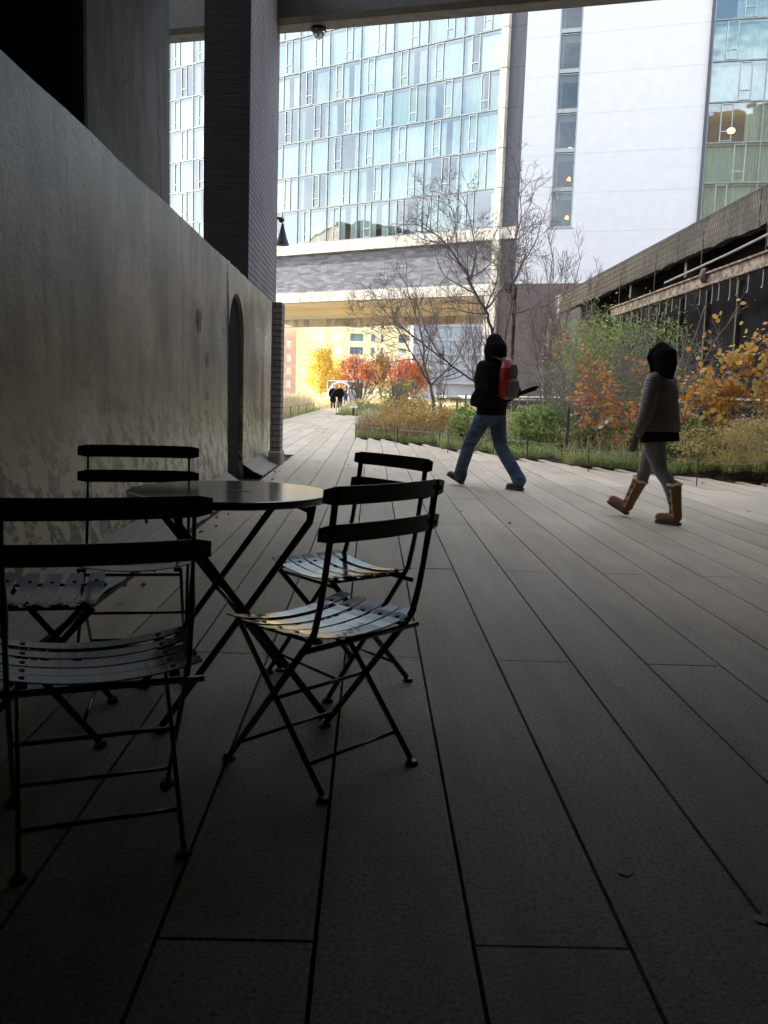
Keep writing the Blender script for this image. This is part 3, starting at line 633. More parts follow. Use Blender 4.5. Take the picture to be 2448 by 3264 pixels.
# ---------------------------------------------------------------- buildings behind the hotel
root = empty('yellow_building', (0, 220, 0), 0, label='yellow ochre office building framed under the hotel', cat='building')
mb = MB(); wins = []
cols_ = [(-14.5, -12.3, 2), (-10, -7.9, 2), (-5.8, -2.6, 3), (-.7, .25, 1), (1.7, 2.3, 1), (6, 8, 2), (10.4, 12.4, 2)]
mb.box(-18.8, 16, .35, 14, -2, 36)
xs = [-18.8] + [v for c in cols_ for v in c[:2]] + [16]
for i in range(0, len(xs), 2): mb.box(xs[i] + (.0 if i == 0 else 0), xs[i + 1], 0, .34, -2, 36)
for c in cols_:
    for k in range(11): mb.box(c[0] + .001, c[1] - .001, .03, .34, -.2 + 3.2 * k, 1.2 + 3.2 * k + .0)
mb.build('wall', 'brick_yellow', root)
mb = MB()
for x in (-18.8, -11.6, -7.1, -1.95, 3.6, 9): mb.box(x - .0, x + .45, -.3, -.002, -2, 36)
mb.build('pilaster', 'brick_yellow', root)
for c in cols_:
    for k in range(10):
        z = 1.21 + 3.2 * k; a, b_, nb = c
        pn = MB().add([(a, .22, z), (b_, .22, z), (b_, .22, z + 1.78), (a, .22, z + 1.78)], [(0, 1, 2, 3)]).build('window', 'glassY', root)
        fr = MB(); 
        for i in range(nb + 1):
            x = a + (b_ - a) * i / nb; fr.box(x - .05, x + .05, .12, .2, z, z + 1.77)
        fr.box(a + .06, b_ - .06, .125, .195, z + .95, z + 1.04); fr.build('frame', 'greyframe', pn)
        MB().box(a, b_, .31, .345, z, z + 1.7 * rg.choice((.3, .6, .9))).build('blind', 'whitepanel' if rg.random() < .6 else 'room', pn)
o = MB().box(-.1, 6.2, 0, 12, -2, 13.2).prism([(.4, .5), (6, .5), (6, 11), (.4, 11)], 13.2, 15.6).prism([(2, 1), (6, 1), (6, 10), (2, 10)], 15.6, 17.3)
root = empty('peach_building', (-24.9, 222, 0), 0, label='stepped peach brick building left of the yellow one', cat='building')
o.build('wall', 'peach', root)
for k in range(4):
    p = MB().box(3.6, 4.7, -.05, -.01, 2.2 + 3.2 * k, 4.0 + 3.2 * k).build('window', 'glassY', root)
o = tag(MB().box(-5, 5.2, 0, 10, -2, 16.5).box(-3, 4, 2, 8, 16.5, 20).build('grey_tower', 'bluegrey'), 'far blue grey tower seen beside the brick pillar', 'building'); o.location = (-25.3, 270, 0)
# glassy grey building right of the yellow one
root = empty('grey_glass_building', (14.6, 140, 0), 0, label='pale grey glass building behind the bare trees, under the hotel', cat='building')
mb = MB(); mb.box(-8.5, 18, .5, 12, -2, 3.2); mb.box(-8.5, 18, .6, 12, 3.2, 15.2)
for k in range(6): mb.box(-8.5, 18, 0, .59, 3.2 + 2.2 * k, 3.6 + 2.2 * k)
mb.build('wall', 'bluegrey', root)
for k in range(5):
    for i in range(9): MB().box(-8.4 + i * 2.9, -5.6 + i * 2.9, .1, .15, 3.62 + 2.2 * k, 5.38 + 2.2 * k).build('window', 'palepane', root)
mb = MB().prism([(-7, 2), (-1, 2), (-1, 9), (-7, 9)], 15.2, 16.2); mb.add([(-7, 2, 16.2), (-1, 2, 16.2), (-1, 9, 16.2), (-7, 9, 16.2), (-4, 2, 18.6), (-4, 9, 18.6)], [(0, 1, 4), (1, 2, 5, 4), (2, 3, 5), (3, 0, 4, 5)]); mb.build('roof', 'zinc', root)
# added block to the left, outside the view: it keeps the low sun off the path
root = empty('brick_block', (-30, 0, 0), 0, label='long unseen brick block added for shade along the left side of the park', cat='building')
mb = MB().box(-18, 0, -10, 70, -1, 20.5); mb.build('wall', 'peach', root)  # body of the added shade block
MB().box(-18.3, .4, -10.3, 70.3, 20.51, 21).build('added_block_cornice', 'pale_conc', root)
root = empty('brick_block', (8, 100, 0), 0, label='brick block right of the park beyond the hotel', cat='building')
MB().box(10, 30, 0, 30, -1, 20).build('wall', 'brick_brown', root)

# ---------------------------------------------------------------- canopy building on the right
root = empty('loading_dock_building', (10, 0, 0), 0, label='old loading dock building with a concrete canopy and black screened wall', cat='building')
mb = MB()
ys = np.linspace(10, 50, 41); rg2 = random.Random(2)
for seg in ((10, 19.05), (19.1, 23.9), (23.95, 30.2), (30.25, 36.6), (36.65, 43), (43.05, 49.5)):
    y0, y1 = seg; n = max(2, int((y1 - y0) / .5)); P = [(y0 + (y1 - y0) * i / n) for i in range(n + 1)]
    jag = [5.80 + rg2.uniform(-.05, .05) for _ in P]; z = 6.74
    for i in range(n):
        a, b_ = P[i], P[i + 1]; mb.add([(0, a, jag[i]), (0, b_, jag[i + 1]), (0, b_, z), (0, a, z), (.28, a, jag[i]), (.28, b_, jag[i + 1]), (.28, b_, z), (.28, a, z)], [(3, 2, 1, 0), (4, 5, 6, 7), (2, 3, 7, 6), (0, 1, 5, 4)])
    for y, jz in ((y0, jag[0]), (y1, jag[-1])): mb.add([(0, y, jz), (.28, y, jz), (.28, y, z), (0, y, z)], [(0, 1, 2, 3)])
mb.build('canopy_fascia', 'fascia', root)
mb = MB()      # wire net stretched over the fascia
stp = .17
for i in range(int(40 / stp)):
    y = 10 + i * stp
    for sgn in (1, -1):
        a = (-.03, y, 5.78); b_ = (-.03, y + sgn * .42, 6.76); mb.sweep([a, b_], .0075, n=3, cap=False)
mb.sweep([(-.02, 10, 6.76), (-.02, 50, 6.76)], .02, n=5); mb.build('net', 'steel_dark', root)
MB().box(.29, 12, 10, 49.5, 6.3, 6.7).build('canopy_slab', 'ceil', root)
mb = MB()
for y in (23.92, 30.22, 36.6, 43.0): MB().box(.3, 4, y - .12, y + .12, 5.3, 6.29).build('canopy_rib', 'steel_dark', root)
MB().box(1.2, 1.5, 9, 60, -1, 6.29).build('wall', 'mesh', root)
mb = MB()
for i, y in enumerate(np.arange(12, 50, 2.6)): mb.box(1.08, 1.19, y, y + .12, 0, 4.9)
mb.box(1.10, 1.18, 9, 50, 1.55, 1.65); mb.build('screen_post', 'steel_dark', root)
MB().box(-.05, 1.05, 9, 60, -.3, .75).build('dock_edge', 'rust', root)
mb = MB(); mb.box(-.28, -.04, 12, 37.5, 4.93, 4.98).box(-.20, -.14, 12, 37.5, 4.63, 4.929).box(-.28, -.04, 12, 37.5, 4.58, 4.629)
root2 = empty('hook_rail', (10, 0, 0), 0, label='peeling steel rail carrying a row of hanging hooks under the canopy', cat='rail')
mb.build('rail_beam', 'beamrust', root2)
mb = MB()
for y in (14, 18.5, 23, 27.5, 32, 36.5): MB().sweep([(-.16, y, 4.98), (-.16, y, 6.3)], .018, n=5).build('hanger_rod', 'steel_dark', root2)
hk = MB().sweep([(0, 0, 0), (0, 0, -.48), (.0, .03, -.54), (0, .08, -.53)], .018, n=5).box(-.03, .03, -.05, .05, -.02, .0)
hook = tag(hk.build('meat_hook', 'pipe'), 'grey steel hook hanging from the peeling rail under the canopy', 'hook', group='hooks hanging from the rail under the canopy')
hook.location = (9.84, 22.3, 4.575)
for y in (23.0, 23.9, 24.6, 25.1, 25.9, 26.4, 27.4, 28.6, 29.9, 30.5, 31.2, 32.4, 33.3, 34.6, 35.8):
    c = hook.copy(); col.objects.link(c); c.location = (9.84, y, 4.575); c.scale = (1, 1, random.uniform(.8, 1.1))
tag(MB().sweep([(9.7, 30.4, 5.12), (9.7, 25, 5.25), (9.7, 12, 5.75)], .035, n=8).build('conduit_pipe', 'pipe'), 'thin grey pipe running above the hook rail under the canopy', 'pipe')
root = empty('pulley_block', (9.75, 26.9, 4.9), 0, label='rusty pulley block clamped round the hook rail', cat='pulley')
MB().ell((0, 0, 0), .16, .13, .22).build('housing', 'rust', root, smooth=True); MB().box(-.05, .05, -.16, .16, .12, .22).build('clamp', 'steel_dark', root)

# railings
root = empty('park_railing', (7.5, 0, 0), 0, label='long steel railing with a pale flat top rail along the right edge of the planting', cat='railing')
MB().box(-.16, .16, 13, 104, 1.205, 1.25).build('top_rail', 'rail', root)
MB().sweep([(.05, 13, 1.10), (.05, 104, 1.10)], .055, n=8).build('pipe_rail', 'pipe', root)
mb = MB(); 
for y in np.arange(14.2, 104, 2.4): MB().extrude_x([(y - .04, -.05), (y + .04, -.05), (y + .05, 1.20), (y - .10, 1.20)], -.02, .02).build('post', 'steel_dark', root)
mb = MB()
for y in np.arange(28, 104, .16): mb.box(.10, .12, y, y + .018, .12, 1.02)
mb.box(.09, .13, 28, 104, .08, .115); mb.build('balusters', 'steel_dark', root)
tag(MB().box(8.2, 9.9, 11, 60, -.05, .35).build('rusty_kerb', 'rust'), 'rusty steel kerb between the railing and the dock wall', 'kerb')
root = empty('low_railing', (-4.0, 0, 0), 0, label='low pale handrail in the grass left of the path beside the pillar', cat='railing')
MB().sweep([(-.02, 26, .42), (.1, 44, .42)], (.05, .03), side=(1, 0, 0), n=8).build('top_rail', 'rail', root)
mb = MB()
for y in np.arange(27, 44, 3.2): MB().sweep([(0, y, -.02), (0, y, .4)], .02, n=6).build('post', 'postdark', root)
root = empty('park_railing', (-10.5, 0, 0), 0, label='far sunlit railing on the left edge of the park', cat='railing')
MB().box(-.15, .15, 20, 104, 1.05, 1.12).build('top_rail', 'rail', root)
mb = MB()
for y in np.arange(21, 104, 2.4): MB().box(-.03, .03, y, y + .06, -.05, 1.05).build('post', 'steel_dark', root)

# ---------------------------------------------------------------- bistro chairs and table
def make_chair():
    t = empty('folding_chair', (0, 0, 0))
    # five sprung steel slats side to side, each with its bolt heads
    mb = MB(); bolts = MB(); W = .228
    for k in range(5):
        yc = .150 - k * .070
        prof = []
        n = 12
        for i in range(n + 1):
            x = -W + 2 * W * i / n; z = .452 - .030 * (1 - (x / W) ** 2) - .006 * math.cos((k - 2) * .8)
            prof.append((x, z))
        hw = .0265; c = .006
        for i in range(n):
            (xa, za), (xb, zb) = prof[i], prof[i + 1]; wa = hw - (c if i == 0 else 0); wb = hw - (c if i == n - 1 else 0)
            mb.add([(xa, yc - wa, za), (xb, yc - wb, zb), (xb, yc + wb, zb), (xa, yc + wa, za), (xa, yc - wa, za - .004), (xb, yc - wb, zb - .004), (xb, yc + wb, zb - .004), (xa, yc + wa, za - .004)],
                   [(0, 1, 2, 3), (7, 6, 5, 4), (0, 4, 5, 1), (2, 6, 7, 3)] + ([(0, 3, 7, 4)] if i == 0 else []) + ([(1, 5, 6, 2)] if i == n - 1 else []))
        for x in (-.165, .165):
            zz = .452 - .030 * (1 - (x / W) ** 2) - .006 * math.cos((k - 2) * .8); bolts.cyl((x, yc, zz - .008), (x, yc, zz + .0025), .0085, .007, n=10)
    seat = mb.build('seat', 'chair_seat', t, smooth=False); bolts.build('bolt', 'chair_bolt', seat)
    for x in (-.165, .165): MB().box(x - .012, x + .012, -.150, .172, .418, .4275).build('seat_bearer', 'chair', t)
    # two curved back slats with rounded ends
    for (yb, zb) in ((-.241, .826), (-.226, .727)):
        mb = MB(); n = 14; W2 = .235; h = .0245; tl = .13
        for i in range(n):
            q = []
            for x in (-W2 + 2 * W2 * i / n, -W2 + 2 * W2 * (i + 1) / n):
                y = yb - .028 * (1 - (x / W2) ** 2) + .016; e = abs(x) / W2; hh_ = h - (.007 if e > .999 else 0)
                q += [(x, y + tl * hh_ * -1, zb + hh_), (x, y + tl * hh_, zb - hh_)]
            q += [(a, b_ - .004, c) for a, b_, c in q]
            mb.add(q, [(0, 1, 3, 2), (4, 6, 7, 5), (0, 2, 6, 4), (1, 5, 7, 3)] + ([(0, 4, 5, 1)] if i == 0 else []) + ([(2, 3, 7, 6)] if i == n - 1 else []))
        bk = mb.build('back_slat', 'chair', t)
        bb = MB()
        for x in (-.195, .195): bb.cyl((x, yb - .002, zb), (x, yb - .012 + .004, zb), .007, n=8)
        bb.build('bolt', 'chair_bolt', bk)
    for x in (-.195, .195):
        s_ = 1 if x > 0 else -1
        up = [(x, -.233, .848), (x, -.222, .76), (x, -.207, .67), (x, -.196, .60), (x, -.182, .53), (x, -.162, .455), (x, -.142, .425), (x, -.06, .325), (x, .193, .014)]
        rd = [(.005, .0125), (.005, .0125), (.005, .012), (.009, .008), (.0065, .0112), (.0065, .0115), (.0065, .0115), (.0065, .0115), (.0065, .0105)]
        o = MB().sweep(up, rd, side=(1, 0, 0), n=8).build('leg', 'chair', t, smooth=True)
        MB().cyl((x, .196, 0), (x, .196, .012), .021, .016, n=12).cyl((x + s_ * .004, .203, .012), (x + s_ * .004, .203, .02), .008, n=8).build('foot_pad', 'foot', o)
        xi = x - s_ * .016
        o = MB().sweep([(xi, .176, .425), (xi, -.19, .014)], [(.006, .0108)] * 2, side=(1, 0, 0), n=8).build('leg', 'chair', t, smooth=True)
        MB().cyl((xi, -.194, 0), (xi, -.194, .012), .020, .015, n=12).build('foot_pad', 'foot', o)
    for y, z, xe, rr in ((-.150, .408, .232, .0085), (.018, .228, .192, .006), (.145, .068, .190, .0055), (-.130, .082, .176, .0055), (.163, .405, .178, .006)):
        MB().sweep([(-xe, y, z), (xe, y, z)], rr, n=8).build('crossbar', 'chair', t, smooth=True)
    return t
def yaw_of(fx, fy): return math.atan2(-fx, fy)
chair = make_chair()
spots = [((-.115, 2.515), (-.72, .69), 'nearest black folding chair right of the table, its slatted seat catching the light'),
         ((-.095, 3.30), (-.78, -.62), 'black slatted folding chair behind the front right one, turned to face left of the camera'),
         ((-.645, 2.08), (-.353, .935), 'black slatted folding chair at lower left with its back to the camera'),
         ((-.885, 3.335), (.17, -.985), 'black slatted folding chair behind the table by the wall, facing the camera'),
         ((-1.02, 2.74), (.98, .19), 'black slatted folding chair cut off by the left edge of the picture, facing the table')]
for i, (p, fw, lab) in enumerate(spots):
    o = chair if i == 0 else copy_tree(chair)
    o.location = (p[0], p[1], .001); o.rotation_euler = (0, 0, yaw_of(*fw)); tag(o, lab, 'chair', 'folding chairs round the bistro table')

tb = empty('bistro_table', (-.475, 3.03, 0), math.atan2(-.45, .89) * 0, label='round glossy black folding table on crossed legs, a chipped spot on its top', cat='table')
mb = MB(); TR = .345; n = 64
vs = []
for (rr, z) in ((TR - .012, .742), (TR - .003, .7405), (TR, .735), (TR, .722), (TR - .006, .716), (TR - .012, .716), (TR - .012, .734)):
    vs += [(rr * math.cos(2 * math.pi * j / n), rr * math.sin(2 * math.pi * j / n), z) for j in range(n)]
fs = [(i * n + j, (i + 1) * n + j, (i + 1) * n + (j + 1) % n, i * n + (j + 1) % n) for i in range(6) for j in range(n)] + [tuple(range(n)), tuple(6 * n + j for j in range(n - 1, -1, -1))]
top = mb.add(vs, fs).build('tabletop', 'table', tb)
MB().add([(x * 1.0 + .03, y - .02, .7424) for x, y in ((-.055, .01), (-.03, .0), (.0, .006), (.02, -.012), (.045, -.006), (.04, .012), (.015, .016), (-.01, .022), (-.03, .014))], [tuple(range(9))]).build('chip', 'chair_bolt', top)
U = Vector((-.36, .93, 0)).normalized(); V = Vector((.93, .36, 0)).normalized()
for su in (-1, 1):
    for sv in (-1, 1):
        off = .262 if sv > 0 else .225
        foot = U * (su * off) + V * (sv * .265); topp = U * (su * off) - V * (sv * .215)
        a = Vector((foot.x, foot.y, .012)); b_ = Vector((topp.x, topp.y, .66)); c = topp * 1.0 + V * (sv * .02)
        path = [a, a.lerp(b_, .33), a.lerp(b_, .66), b_, Vector((topp.x - V.x * sv * .006, topp.y - V.y * sv * .006, .714))]
        o = MB().sweep(path, [(.0075, .0118)] * 3 + [(.008, .0135), (.0065, .017)], side=tuple(U), n=8).build('leg', 'chair', tb, smooth=True)
        MB().cyl((foot.x, foot.y, 0), (foot.x, foot.y, .012), .03, .022, n=14).build('foot_pad', 'foot', o)
for z, d_, sv in ((.36, 0, 0),):
    MB().sweep([tuple(U * -.275 + Vector((0, 0, .355))), tuple(U * .275 + Vector((0, 0, .355)))], .008, n=8).build('crossbar', 'chair', tb, smooth=True)
for sv in (-1, 1):
    p = V * (sv * .20); MB().sweep([tuple(U * -.235 + p + Vector((0, 0, .700))), tuple(U * .235 + p + Vector((0, 0, .700)))], .008, n=8).build('crossbar', 'chair', tb, smooth=True)
h = -Vector((.93, -.36, 0)).normalized() * .34
MB().sweep([(h.x * .9, h.y * .9, .705), (h.x * 1.0, h.y * 1.0, .735), (h.x * 1.04, h.y * 1.04, .715), (h.x * 1.03, h.y * 1.03, .66), (h.x * 1.0, h.y, .60)], [.006, .008, .009, .007, .005], n=8).build('hook_latch', 'chair', tb, smooth=True)

# ---------------------------------------------------------------- people
def hand(mb, wrist, d, palm_n, side, s=1.0, curl=.5):
    """palm, four bent fingers of different lengths and a thumb; d = finger direction, palm_n = palm normal, side = thumb side"""
    d = Vector(d).normalized(); pn = Vector(palm_n).normalized(); sd = Vector(side).normalized(); w_ = Vector(wrist)
    mb.chain([w_, w_ + d * .045 * s, w_ + d * .085 * s], [(.026 * s, .018 * s), (.038 * s, .016 * s), (.040 * s, .014 * s)], side=tuple(sd), n=10)
    for i, (o_, L) in enumerate(((.030, .068), (.010, .076), (-.010, .071), (-.029, .056))):
        p = w_ + d * .088 * s + sd * o_ * s; q = p + (d * math.cos(curl * .5) + pn * math.sin(curl * .5)) * L * .45 * s
        q2 = q + (d * math.cos(curl * 1.3) + pn * math.sin(curl * 1.3)) * L * .32 * s; q3 = q2 + (d * math.cos(curl * 2) + pn * math.sin(curl * 2)) * L * .25 * s
        mb.chain([p, q, q2, q3], [.0098 * s, .009 * s, .0082 * s, .007 * s], n=8)
    p = w_ + d * .025 * s + sd * .026 * s; q = p + (sd * .6 + d * .7 + pn * .3).normalized() * .04 * s; q2 = q + (d * .9 + pn * .5).normalized() * .032 * s
    mb.chain([p, q, q2], [.013 * s, .0115 * s, .009 * s], n=8)
def head(mb, c, s=1.0):
    c = Vector(c)
    mb.ell(c + Vector((0, -.012, .02)) * s, .075 * s, .092 * s, .095 * s); mb.ell(c + Vector((0, .02, -.05)) * s, .055 * s, .065 * s, .065 * s)
    mb.chain([c + Vector((0, .085, .015)) * s, c + Vector((0, .108, -.02)) * s], [.010 * s, .015 * s]); mb.ell(c + Vector((0, .083, -.052)) * s, .024 * s, .012 * s, .010 * s)
    for k in (-1, 1): mb.ell(c + Vector((k * .076, -.005, -.005)) * s, .010 * s, .02 * s, .03 * s); mb.ell(c + Vector((k * .03, .078, .012)) * s, .014 * s, .012 * s, .01 * s)
def leg_chain(mb, hip, knee, ank, r, n=14):
    hip, knee, ank = Vector(hip), Vector(knee), Vector(ank)
    mb.chain([hip, hip.lerp(knee, .45), knee, knee.lerp(ank, .35), ank], r, side=(1, 0, 0), n=n)

# man with the backpack
MAN = (1.45, 10.80, 0); man = empty('person', MAN, R(42), label='man in black hoodie and blue jeans striding left with a red backpack', cat='person')
b = MB(); head(b, (0, .05, 1.665)); b.chain([(0, .01, 1.5), (0, .035, 1.6)], [.055, .052])
b.chain([(0, 0, .95), (0, 0, 1.15), (0, 0, 1.38)], [(.14, .1), (.135, .10), (.155, .10)], side=(1, 0, 0))
b.chain([(-.16, 0, 1.44), (-.25, -.06, 1.18), (-.17, .12, 1.02)], [.045, .04, .03]); b.chain([(.16, 0, 1.44), (.25, -.08, 1.18), (.17, .10, 1.03)], [.045, .04, .03])
leg_chain(b, (-.09, .02, .92), (-.09, .26, .51), (-.09, .385, .13), [.08, .07, .05, .045, .035]); leg_chain(b, (.09, 0, .92), (.095, -.10, .50), (.10, -.40, .14), [.08, .07, .05, .045, .035])
hand(b, (-.17, .12, 1.02), (.75, .5, -.3), (.3, .2, 1), (0, .6, .6)); hand(b, (.17, .12, 1.03), (-.6, .55, -.2), (-.2, .3, -1), (0, .5, .8), curl=1.0)
b.build('body', 'skin', man, voxel=.008)
j = MB()      # jeans
j.chain([(0, .01, 1.0), (0, .005, .90)], [(.165, .125), (.175, .135)], side=(1, 0, 0), n=18)
j.chain([(-.085, .01, .92), (-.09, .13, .72), (-.09, .255, .52), (-.088, .30, .40), (-.088, .365, .22), (-.088, .385, .13)], [(.105, .115), (.095, .10), (.080, .082), (.078, .08), (.075, .078), (.078, .085)], side=(1, 0, 0), n=16)
j.chain([(.085, -.01, .92), (.09, -.04, .72), (.095, -.09, .51), (.098, -.19, .38), (.10, -.34, .20), (.10, -.40, .12)], [(.105, .12), (.098, .105), (.082, .085), (.082, .085), (.078, .08), (.082, .09)], side=(1, 0, 0), n=16)
for (x, y, z, rr) in ((-.088, .375, .16, .083), (-.088, .35, .25, .081), (.10, -.39, .16, .086), (.10, -.31, .24, .083), (.095, -.10, .5, .088), (-.09, .25, .53, .086)): j.ell((x, y, z), rr, rr, .016)
j.build('jeans', 'denim', man, voxel=.011, sm_it=3)
j = MB()      # jacket
j.sweep([(0, .0, .885), (0, 0, .93), (0, 0, 1.06), (0, -.005, 1.22), (0, -.01, 1.37), (0, 0, 1.46), (0, 0, 1.53)], [(.205, .165), (.20, .16), (.225, .175), (.232, .18), (.238, .168), (.18, .135), (.1, .09)], side=(1, 0, 0), n=20)
for s_ in (-1, 1):
    j.chain([(s_ * .18, 0, 1.445), (s_ * .26, -.03, 1.31), (s_ * .315, -.10, 1.17)], [.092, .084, .076], n=14)
    j.chain([(s_ * .315, -.10, 1.17), (s_ * .26, .03, 1.09), (s_ * .19, .12, 1.03)], [.074, .066, .054], n=14)
j.chain([(0, .0, 1.47), (0, .01, 1.545)], [(.12, .095), (.085, .085)], side=(1, 0, 0))
for z in (.955, .99): j.ell((0, 0, z), .182, .152, .02, n=24)
j.build('jacket', 'black_fleece', man, voxel=.012, sm_it=4)
hd = MB()
hd.chain([(0, -.015, 1.50), (0, -.02, 1.60), (0, -.01, 1.70), (0, .01, 1.765)], [(.108, .115), (.125, .145), (.125, .15), (.095, .115)], side=(1, 0, 0), n=18)
hd.chain([(0, .05, 1.58), (0, .06, 1.70), (0, .05, 1.755)], [(.09, .05), (.10, .055), (.075, .055)], side=(1, 0, 0), n=14)
hd.build('hood', 'black_fleece', man, voxel=.010, sm_it=14)
def shoe_flat(par, ank, toe_dir, pitch, mt):
    """as a part with one sub-part level: the upper is the part, the sole its child"""
    up = MB(); up.chain([(0, .05, .05), (0, .13, .048), (0, .23, .040)], [(.044, .045), (.046, .04), (.042, .028)], side=(1, 0, 0), n=14); up.chain([(0, .045, .05), (0, .05, .12)], [(.044, .05), (.046, .05)], side=(1, 0, 0), n=14)
    for i in range(4): up.ell((0, .11 + i * .025, .092 - i * .009), .022, .006, .006)
    o = up.build('shoe', mt, par, voxel=.008, sm_it=2); o.location = ank; o.rotation_euler = (R(pitch), 0, math.atan2(-toe_dir[0], toe_dir[1]))
    so = MB().prism([(-.032, .004), (.032, .004), (.040, .05), (.038, .12), (.044, .19), (.038, .24), (.018, .268), (-.018, .266), (-.037, .238), (-.042, .19), (-.036, .12), (-.038, .05)], 0, .026)
    for i in range(8): so.box(-.036, .036, .02 + i * .032, .036 + i * .032, -.006, .001)
    so.build('sole', 'sole', o); return o
shoe_flat(man, (-.088, .335, .012), (-.12, 1), 24, 'shoe'); shoe_flat(man, (.10, -.455, .008), (.1, 1), 0, 'shoe')
# his backpack
bp = empty('backpack', (MAN[0], MAN[1], 1.10), R(42), label='small red and grey backpack on the black hooded man', cat='backpack')
s = MB(); s.chain([(0, -.215, .06), (0, -.235, .2), (0, -.235, .34), (0, -.215, .40)], [(.115, .085), (.13, .09), (.125, .085), (.095, .065)], side=(1, 0, 0), n=20); s.build('shell', 'red_nylon', bp, voxel=.008)
s = MB(); s.chain([(.01, -.30, .02), (.01, -.318, .12), (.01, -.308, .19)], [(.082, .04), (.098, .045), (.092, .04)], side=(1, 0, 0), n=18); s.build('lower_pocket', 'grey_nylon', bp, voxel=.008)
s = MB(); s.chain([(.0, -.312, .275), (0, -.305, .375)], [(.078, .032), (.058, .028)], side=(1, 0, 0), n=16); s.build('upper_panel', 'grey_nylon', bp, voxel=.006)
s = MB(); s.ell((0, -.315, .335), .012, .02, .018); s.build('buckle', 'chair', bp, smooth=True)
s = MB(); s.chain([(-.05, -.19, .435), (.05, -.19, .435)], [.035, .035]); s.build('top_pad', 'grey_nylon', bp, smooth=True)
for q in (-1, 1): MB().sweep([(q * .07, -.20, .42), (q * .09, -.11, .475), (q * .10, .0, .47), (q * .11, .10, .38), (q * .12, .165, .25), (q * .14, .15, .1), (q * .15, .05, .0), (q * .10, -.17, .02)], [(.02, .006)] * 8, side=(1, 0, 0), n=6).build('strap', 'grey_nylon', bp, smooth=True)
um = tag(MB().sweep([(-.10, 0, 0), (.02, 0, .0), (.40, 0, 0), (.46, 0, 0)], [.014, .022, .030, .010], n=10).build('umbrella', 'black_fleece', smooth=True), 'slim folded black umbrella held at the hooded man\'s right side', 'umbrella')
um.location = (1.56, 10.72, 1.07); um.rotation_euler = (0, R(-22), R(-8))

# woman in boots
WOM = (2.63, 8.16, 0); WR = R(46)
wom = empty('person', WOM, WR, label='woman in grey quilted jacket, black hood and tan boots walking left', cat='person')
b = MB(); head(b, (0, .03, 1.475), .95); b.chain([(0, 0, 1.34), (0, .015, 1.43)], [.048, .046])
b.chain([(0, 0, .84), (0, 0, 1.0), (0, 0, 1.22)], [(.14, .11), (.12, .095), (.14, .09)], side=(1, 0, 0))
b.chain([(-.14, 0, 1.28), (-.19, .01, 1.03), (-.21, .08, .80)], [.04, .036, .028]); b.chain([(.14, 0, 1.28), (.19, -.03, 1.03), (.20, .0, .80)], [.04, .036, .028])
leg_chain(b, (.085, .02, .84), (.085, .135, .47), (.085, .265, .12), [.075, .055, .036, .032, .022]); leg_chain(b, (-.085, 0, .84), (-.085, -.10, .48), (-.085, -.265, .12), [.075, .055, .036, .032, .022])
b.build('body', 'skin', wom, voxel=.008)
j = MB(); j.chain([(0, .0, .92), (0, -.015, .84)], [(.145, .11), (.16, .135)], side=(1, 0, 0), n=18)
j.chain([(.08, .0, .83), (.083, .075, .66), (.085, .135, .47), (.086, .165, .36), (.087, .255, .17)], [(.098, .112), (.086, .092), (.058, .062), (.056, .06), (.042, .045)], side=(1, 0, 0), n=16)
j.chain([(-.08, -.015, .83), (-.083, -.035, .66), (-.085, -.10, .48), (-.086, -.205, .36), (-.087, -.255, .17)], [(.098, .115), (.088, .096), (.06, .064), (.058, .064), (.042, .045)], side=(1, 0, 0), n=16)
j.build('leggings', 'leggings', wom, voxel=.009, sm_it=4)
j = MB(); j.sweep([(0, -.03, .735), (0, -.025, .79), (0, -.015, .88), (0, 0, .98)], [(.192, .175), (.192, .172), (.185, .16), (.16, .125)], side=(1, 0, 0), n=24); j.build('black_shirt', 'black_fleece', wom, voxel=.010)
j = MB(); j.sweep([(0, -.015, .835), (0, -.012, .90), (0, -.008, .99), (0, 0, 1.09), (0, -.005, 1.2), (0, 0, 1.28), (0, 0, 1.34)], [(.215, .19), (.212, .186), (.198, .172), (.188, .16), (.196, .152), (.165, .125), (.09, .08)], side=(1, 0, 0), n=20)
j.chain([(0, .0, 1.31), (0, .0, 1.385)], [(.085, .075), (.078, .072)], side=(1, 0, 0), n=16)
j.chain([(-.135, 0, 1.285), (-.18, .0, 1.16), (-.205, .01, 1.02), (-.222, .045, .90), (-.228, .07, .815)], [.082, .075, .068, .060, .050], n=14)
j.chain([(.135, 0, 1.285), (.18, -.01, 1.16), (.205, -.03, 1.02), (.215, -.01, .90), (.215, .02, .82)], [.082, .075, .068, .060, .050], n=14)
jk = j.build('jacket', 'quilt', wom, voxel=.008, sm_it=7)
MT['teal'] = mat('teal_piping', (.09, .17, .16), (.07, .13, .12), rough=.7)
rim = MB(); rim.sweep([(.213 * math.cos(t), -.015 + .188 * math.sin(t), .842) for t in np.linspace(0, 2 * math.pi, 33)], .006, n=6, cap=False); rim.build('hem_piping', 'teal', jk, smooth=True)
hd = MB(); hd.chain([(0, -.03, 1.34), (0, -.03, 1.44), (0, -.01, 1.53), (0, .02, 1.575)], [(.085, .088), (.098, .11), (.10, .12), (.07, .08)], side=(1, 0, 0), n=18)
hd.chain([(0, .06, 1.42), (0, .105, 1.50), (0, .08, 1.55)], [(.075, .045), (.085, .035), (.07, .05)], side=(1, 0, 0), n=14); hd.chain([(0, .05, 1.34), (0, .07, 1.44)], [(.06, .05), (.075, .045)], side=(1, 0, 0), n=14)
hd.build('hood', 'black_fleece', wom, voxel=.009, sm_it=12)
